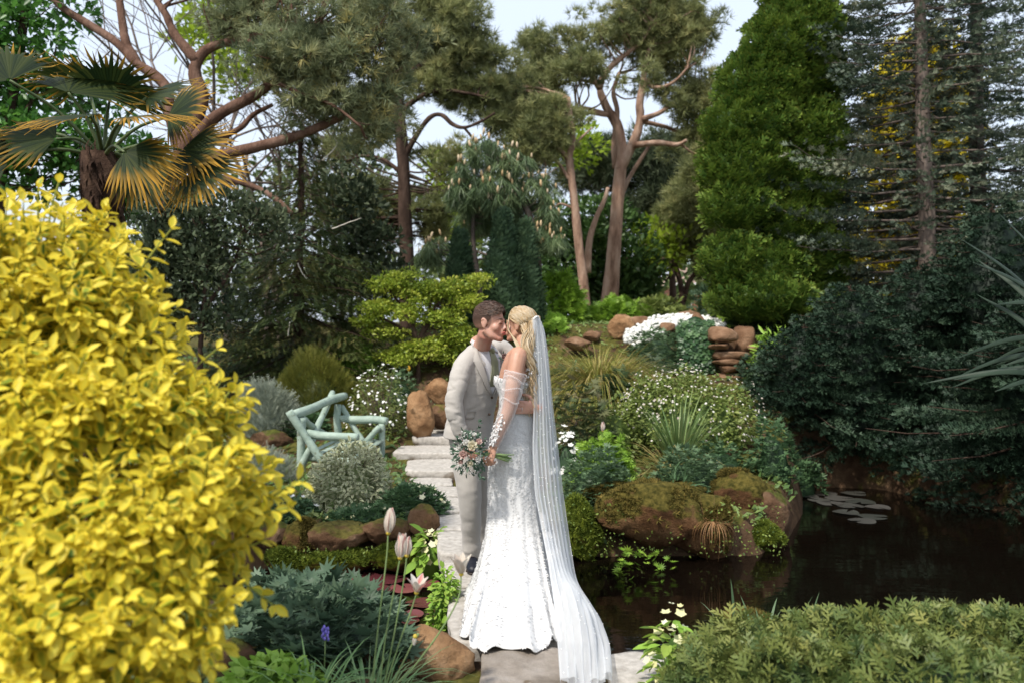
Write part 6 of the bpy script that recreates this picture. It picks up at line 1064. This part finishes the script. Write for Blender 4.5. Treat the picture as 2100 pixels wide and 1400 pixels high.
for q in range(1500):
    row = NR - 1 - 26 * rng.random() ** 1.4; col = rng.random() * NA; p, nrm, tn, dn = at(min(row, NR - 1.01), col); LPz.append(p + nrm * .003); aq = rng.random() * 6.283; LDz.append(tn * math.cos(aq) + dn * math.sin(aq) + nrm * .05); LNz.append(nrm); LSz.append(.016 + .010 * rng.random())
f.scatter(t_leaf(.6, .25, .1, 1), A(LPz), A(LDz), A(LNz), A(LSz)); f.build('lace_petals', lace_m, gown, kind='stuff')
# straps and sleeves
f = Geo(); P = curve([Bf(1086, 790, -.10), Bf(1086, 760, -.115), Bf(1079, 735, -.10), Bf(1066, 722, -.075), Bf(1050, 735, -.07), Bf(1034, 758, -.06)], 9); k = rng.integers(0, len(P), 90); f.scatter(t_leaf(.6, .2, .1, 1), P[k] + .006 * rng.normal(size=(90, 3)), rvec(90), rvec(90) + A([.4, -1, .3]), .022); f.tube(P, .003, 5, r=.6); f.build('strap', lace_m, bride, kind='stuff')
ap = curve([sL + A([.0, 0, -.05]), (sL + eL) / 2 + A([0, -.01, 0]), eL, (eL + wL) / 2, wL], 10); ta = np.linspace(0, 1, len(ap)); Rs = np.interp(ta, [0, .12, .22, .34, .42, .5, .75, 1], [.068, .072, .066, .062, .052, .047, .041, .031]) * (1 + .045 * np.sin(ta * 75) * (ta < .42)); g = Geo(); i0 = int(.16 * len(ap)); g.tube(ap[i0:], Rs[i0:], 20, cap=False); g.build('sleeve', sleeve_m, bride)
g = Geo()
for q in (.17, .24, .33, .42): c = ap[int(q * len(ap))]; d = unit(ap[int(q * len(ap)) + 1] - c); x = unit(np.cross(d, [.3, 1, .3])); y = np.cross(d, x); rr = np.interp(q, ta, Rs) * 1.01; g.tube([c + (x * math.cos(a) + y * math.sin(a)) * rr + d * .012 * math.sin(a * 2 + q * 30) for a in np.linspace(0, 6.283, 26)], .0045, 6)
g.build('sleeve_gathers', sleeve_m, bride)
f = Geo(); n = 260; k = (len(ap) * (.55 + .45 * rng.random(n) ** .8)).astype(int).clip(0, len(ap) - 2); aa = rng.choice([3.6, 4.4, 5.2], n) + .22 * rng.normal(size=n); d = unit(ap[k + 1] - ap[k]); x = unit(np.cross(d, [[0, 0, 1.]])); y = np.cross(d, x); nn = x * np.cos(aa)[:, None] + y * np.sin(aa)[:, None]; f.scatter(t_leaf(.6, .2, .1, 1), ap[k] + nn * (Rs[k] + .003)[:, None], d + .8 * rvec(n), nn, .015 + .008 * rng.random(n)); f.build('sleeve_lace', lace_m, bride, kind='stuff')
# hair
v, tt = ico(4); hv = v * A([.080, .1, .092]) + A([0, -.012, .028]); ok = (hv[:, 2] > .03 + .9 * (hv[:, 1] - .045)) & (hv[:, 1] < .07) | (hv[:, 1] < -.005); fm = ok[tt].all(1); hg = Geo(); hv = hv * (1 + .03 * fbm(hv * 50, 2, 4))[:, None]; hg.add(bc + (hv * .99) @ RB.T, tt[fm], r=.45)
def strand(P, r, w, ph, amp, tone):
    P = curve(P, 5); k = len(P); t = np.linspace(0, 1, k); d = unit(np.gradient(P, axis=0)); x = unit(np.cross(d, A([[.3, 1, .1]]))); y = np.cross(d, x); en = np.clip(t * 2.2 - .55, 0, 1); P = P + x * (amp * en * np.sin(t * w + ph))[:, None] + y * (amp * .7 * en * np.cos(t * w + ph))[:, None]; hg.tube(P, r * (1 - .65 * t ** 3) * np.clip(.5 + t * 5, 0, 1), 5, r=np.clip(tone + .12 * np.sin(t * 9 + ph), 0, 1), cap=False) if False else hg.tube(P, r * (1 - .65 * t ** 3) * np.clip(.5 + t * 5, 0, 1), 4, r=tone, cap=False)
LBh = lambda x, y, z: bc + RB @ (A([x, y, z]) * .99)
for q in range(0):
    t = rng.random(); side = -1 if rng.random() < .62 else 1; sx = side * (.01 + .072 * rng.random()); fy = .065 - .13 * rng.random(); zt = .028 + .092 * math.sqrt(max(.02, 1 - (sx / .082) ** 2 - ((fy + .012) / .102) ** 2)); a = LBh(sx * 1.02, fy, zt)
    # side locks sweep over the ear, back locks fall straight
    lo = rng.random(); near = side < 0
    m1 = LBh(side * (.083 + .008 * lo), fy * .45 - .03, .005 + .02 * rng.random()) if fy > -.03 else LBh(sx * .9, -.112 - .01 * rng.random(), .0)
    nk = Bf(1078 + 14 * rng.random() - 6 * near, 712 + 8 * rng.random(), (-.07 - .04 * lo) if near else (.0 + .05 * lo)); bk = Bf(1088 + 9 * rng.random(), 765 + 10 * rng.random(), -.085 + .09 * rng.random()); e = Bf(1082 + 15 * rng.random(), 815 + 42 * rng.random(), -.11 + .10 * rng.random())
    strand([a, m1, nk, bk, e], .0042 + .003 * rng.random(), 15 + 4 * rng.random(), rng.random() * 1.2 + (0 if near else 2), .011 + .008 * rng.random(), np.clip(.25 + .75 * rng.random(), 0, 1))
HE = A([.083, .103, .095]); HO = A([0, -.012, .028])
for q in range(520):
    side = -1 if rng.random() < .6 else 1; sx = side * rng.random() ** .8 * .95; fy = .78 - 1.5 * rng.random(); d0 = A([sx * .9, fy, 0]); d0[2] = math.sqrt(max(.04, 1.15 - d0[0] ** 2 - d0[1] ** 2)); d0 = unit(d0)
    up_ = rng.random() < .45; near = side < 0
    d1 = unit(A([side * (.25 + .5 * rng.random()), -.95, .12 - .25 * rng.random()])) if (up_ or fy < -.1) else unit(A([side * 1.0, -.35 - .3 * rng.random(), -.25 - .3 * rng.random()]))
    arc = [bc + RB @ ((unit(d0 * (1 - t) + d1 * t) * HE * (1.0 + .03 * rng.random()) + HO) * .99) for t in (0, .35, .7, 1)]
    lo = rng.random(); nk = Bf(1080 + 14 * rng.random() - 8 * near * lo, 708 + 12 * rng.random(), (-.05 - .07 * lo) if near else (-.02 + .06 * lo)); bk = Bf(1080 + 17 * rng.random(), 762 + 14 * rng.random(), -.11 + .11 * rng.random()); e = Bf(1074 + 24 * rng.random(), 800 + 55 * rng.random(), -.13 + .12 * rng.random())
    strand(arc + [nk, bk, e], .0029 + .0024 * rng.random(), 21 + 3 * rng.random(), .5 * rng.random() + (0 if near else 2) + 2.5 * (lo > .5), .012 + .010 * rng.random(), np.clip(.15 + .85 * rng.random(), 0, 1))
for q in range(26):   # loose face-framing lock on the near side
    strand([LBh(-.03 - .02 * rng.random(), .062, .075 - .02 * rng.random()), LBh(-.078, .052, .02), LBh(-.083 - .006 * rng.random(), .040, -.05), Bf(1063 + 6 * rng.random(), 712, -.11), Bf(1070 + 6 * rng.random(), 728, -.14)], .004, 14, rng.random(), .008, .5 + .5 * rng.random())
hg.build('hair', blonde, bride, kind='stuff')
# ------------------------------------------------ veil
vl = thing('veil', 'long sheer white tulle veil with tiny pearls hanging from the blonde hair', 'veil', W(1200, 1390, 3.8)); SL = [0, .05, .12, .25, .4, .55, .68, .78, .86, .93, 1.]
LE = A([W(*q) for q in [(1094,652,5.03),(1093,690,5.0),(1093,740,4.96),(1094,830,4.93),(1091,920,4.90),(1096,1010,4.86),(1112,1090,4.80),(1126,1160,4.62),(1136,1250,4.28),(1144,1335,3.92),(1150,1410,3.50)]]); RE = A([W(*q) for q in [(1104,650,5.06),(1116,672,5.08),(1124,730,5.08),(1132,830,5.08),(1142,920,5.07),(1152,1010,5.05),(1164,1095,5.0),(1180,1195,4.86),(1216,1258,4.52),(1250,1318,4.02),(1254,1405,3.55)]])
ss = np.linspace(0, 1, 110); nu = 72; uu = np.linspace(0, 1, nu); le = np.stack([np.interp(ss, SL, LE[:, k]) for k in range(3)], 1); re_ = np.stack([np.interp(ss, SL, RE[:, k]) for k in range(3)], 1)
for _ in range(6): le[1:-1] = (le[:-2] + le[1:-1] * 2 + le[2:]) / 4; re_[1:-1] = (re_[:-2] + re_[1:-1] * 2 + re_[2:]) / 4
for layer in range(2):
    V = le[:, None] * (1 - uu)[None, :, None] + re_[:, None] * uu[None, :, None]; low = sm(.70, .92, ss)[:, None]; am = (.006 + .017 * sm(0, .3, ss))[:, None]
    w_ = np.sin(uu[None] * 26 + layer * 1.6 + 2.6 * np.sin(ss[:, None] * 3 + uu[None] * 6 + layer)) * .5 + np.sin(uu[None] * 63 + ss[:, None] * 4 + layer + 2 * np.sin(uu[None] * 9)) * .22 + .9 * fbm(np.stack(np.broadcast_arrays(uu[None] * 7 + layer * 9, ss[:, None] * 3.2 , uu[None] * 0), -1), 3, 6)
    V[..., 1] += (am * w_ + layer * .035) * (1 - .55 * low) - .05 * np.sin(uu * 3.14)[None] * sm(.02, .3, ss)[:, None]; w2 = fbm(np.stack(np.broadcast_arrays(uu[None] * 4.5 + layer * 9, ss[:, None] * 14, uu[None] * 0), -1), 3, 16); V[..., 2] += low * (.03 + .010 * w_ + .05 * w2 + .10 * np.sin(uu * 3.14)[None] * (1 - sm(.86, 1, ss))[:, None] - .02 * layer)
    V[..., 0] += .010 * np.sin(uu[None] * 44 + ss[:, None] * 3); V[..., 2] = np.maximum(V[..., 2], .012 + .006 * (1 - layer)); i = np.arange(109)[:, None] * nu + np.arange(nu - 1)[None]; g = Geo(); g.add(V.reshape(-1, 3), None, np.stack([i, i + 1, i + nu + 1, i + nu], -1).reshape(-1, 4)); g.build('veil_layer', veil_m, vl)
    if layer == 0: VV = V
pm_ = surf('pearl', [(.3, (.8, .79, .77)), (.7, (.86, .85, .83))], 20, 2, .2, 0., spec=.6); f = Geo(); n = 170; r0 = rng.integers(8, 109, n); c0 = rng.integers(0, nu - 1, n); tp = ico(1); f.scatter((tp[0], tp[1], tp[0][:, 0]), VV[r0, c0] + A([0, -.004, .003]), rvec(n), rvec(n), .0030); f.build('pearls', pm_, vl, kind='stuff')
g = Geo()
g.tube(curve([W(1095, 655, 5.03), W(1099, 650, 5.03), W(1104, 650, 5.06)], 5), .006, 8)
g.build('comb', pm_, vl)
# ------------------------------------------------ bouquet
bq = thing('bouquet', 'round bouquet of cream and blush roses with eucalyptus in the bride\'s hand', 'bouquet', W(972, 930, 4.78)); bcn = W(963, 928, 4.78)
for px, py, dy, r, mt in ((974, 914, -.075, .040, creamm), (957, 931, -.07, .034, pinkm), (987, 906, -.06, .026, pinkm), (962, 908, -.06, .028, whitem), (948, 918, -.04, .024, whitem), (985, 940, -.07, .024, whitem), (970, 948, -.06, .024, creamm), (952, 945, -.04, .022, pinkm), (978, 892, -.03, .020, whitem)): rose(W(px - 6, py, 4.76 + dy), W(px - 6, py, 4.76 + dy) - bcn + A([0, -.05, .01]), r, mt, 'rose', bq)
f = Geo(); n = 300; d = rvec(n); d[:, 1] += .25; P = bcn + unit(d) * A([.105, .085, .13]) * (.55 + .5 * rng.random(n))[:, None]; f.scatter(t_leaf(.5, .15, .1, 2), P, unit(d) + .6 * rvec(n), rvec(n), .022 + .018 * rng.random(n)); f.scatter(t_leaf(.5, .15, .1, 2), curve([W(975, 900, 4.74), W(980, 880, 4.73), W(983, 862, 4.73)], 8)[rng.integers(0, 16, 16)], rvec(16), rvec(16), .024); f.scatter(t_leaf(.5, .15, .1, 2), curve([W(975, 950, 4.74), W(985, 972, 4.73), W(992, 985, 4.73)], 8)[rng.integers(0, 16, 20)], rvec(20), rvec(20), .024); f.build('leaves', bleaf, bq, kind='stuff')
f = Geo(); n = 130; d = rvec(n); d[:, 1] -= .3; tp = ico(1); f.scatter((tp[0], tp[1], tp[0][:, 0]), bcn + unit(d) * A([.115, .09, .14]) * (.85 + .2 * rng.random(n))[:, None], rvec(n), rvec(n), .0042); f.build('baby_breath', whitem, bq, kind='stuff')
for q in range(11): g = Geo(); o_ = .010 * rng.normal(size=3); g.tube(curve([bcn + A([.02, 0, 0]), W(1004, 931, 4.82) + o_ * .6, W(1042 + 4 * rng.random(), 934 + 7 * rng.random(), 4.84) + o_ * 1.3], 5), .0032, 6); g.build('stem', tst, bq)
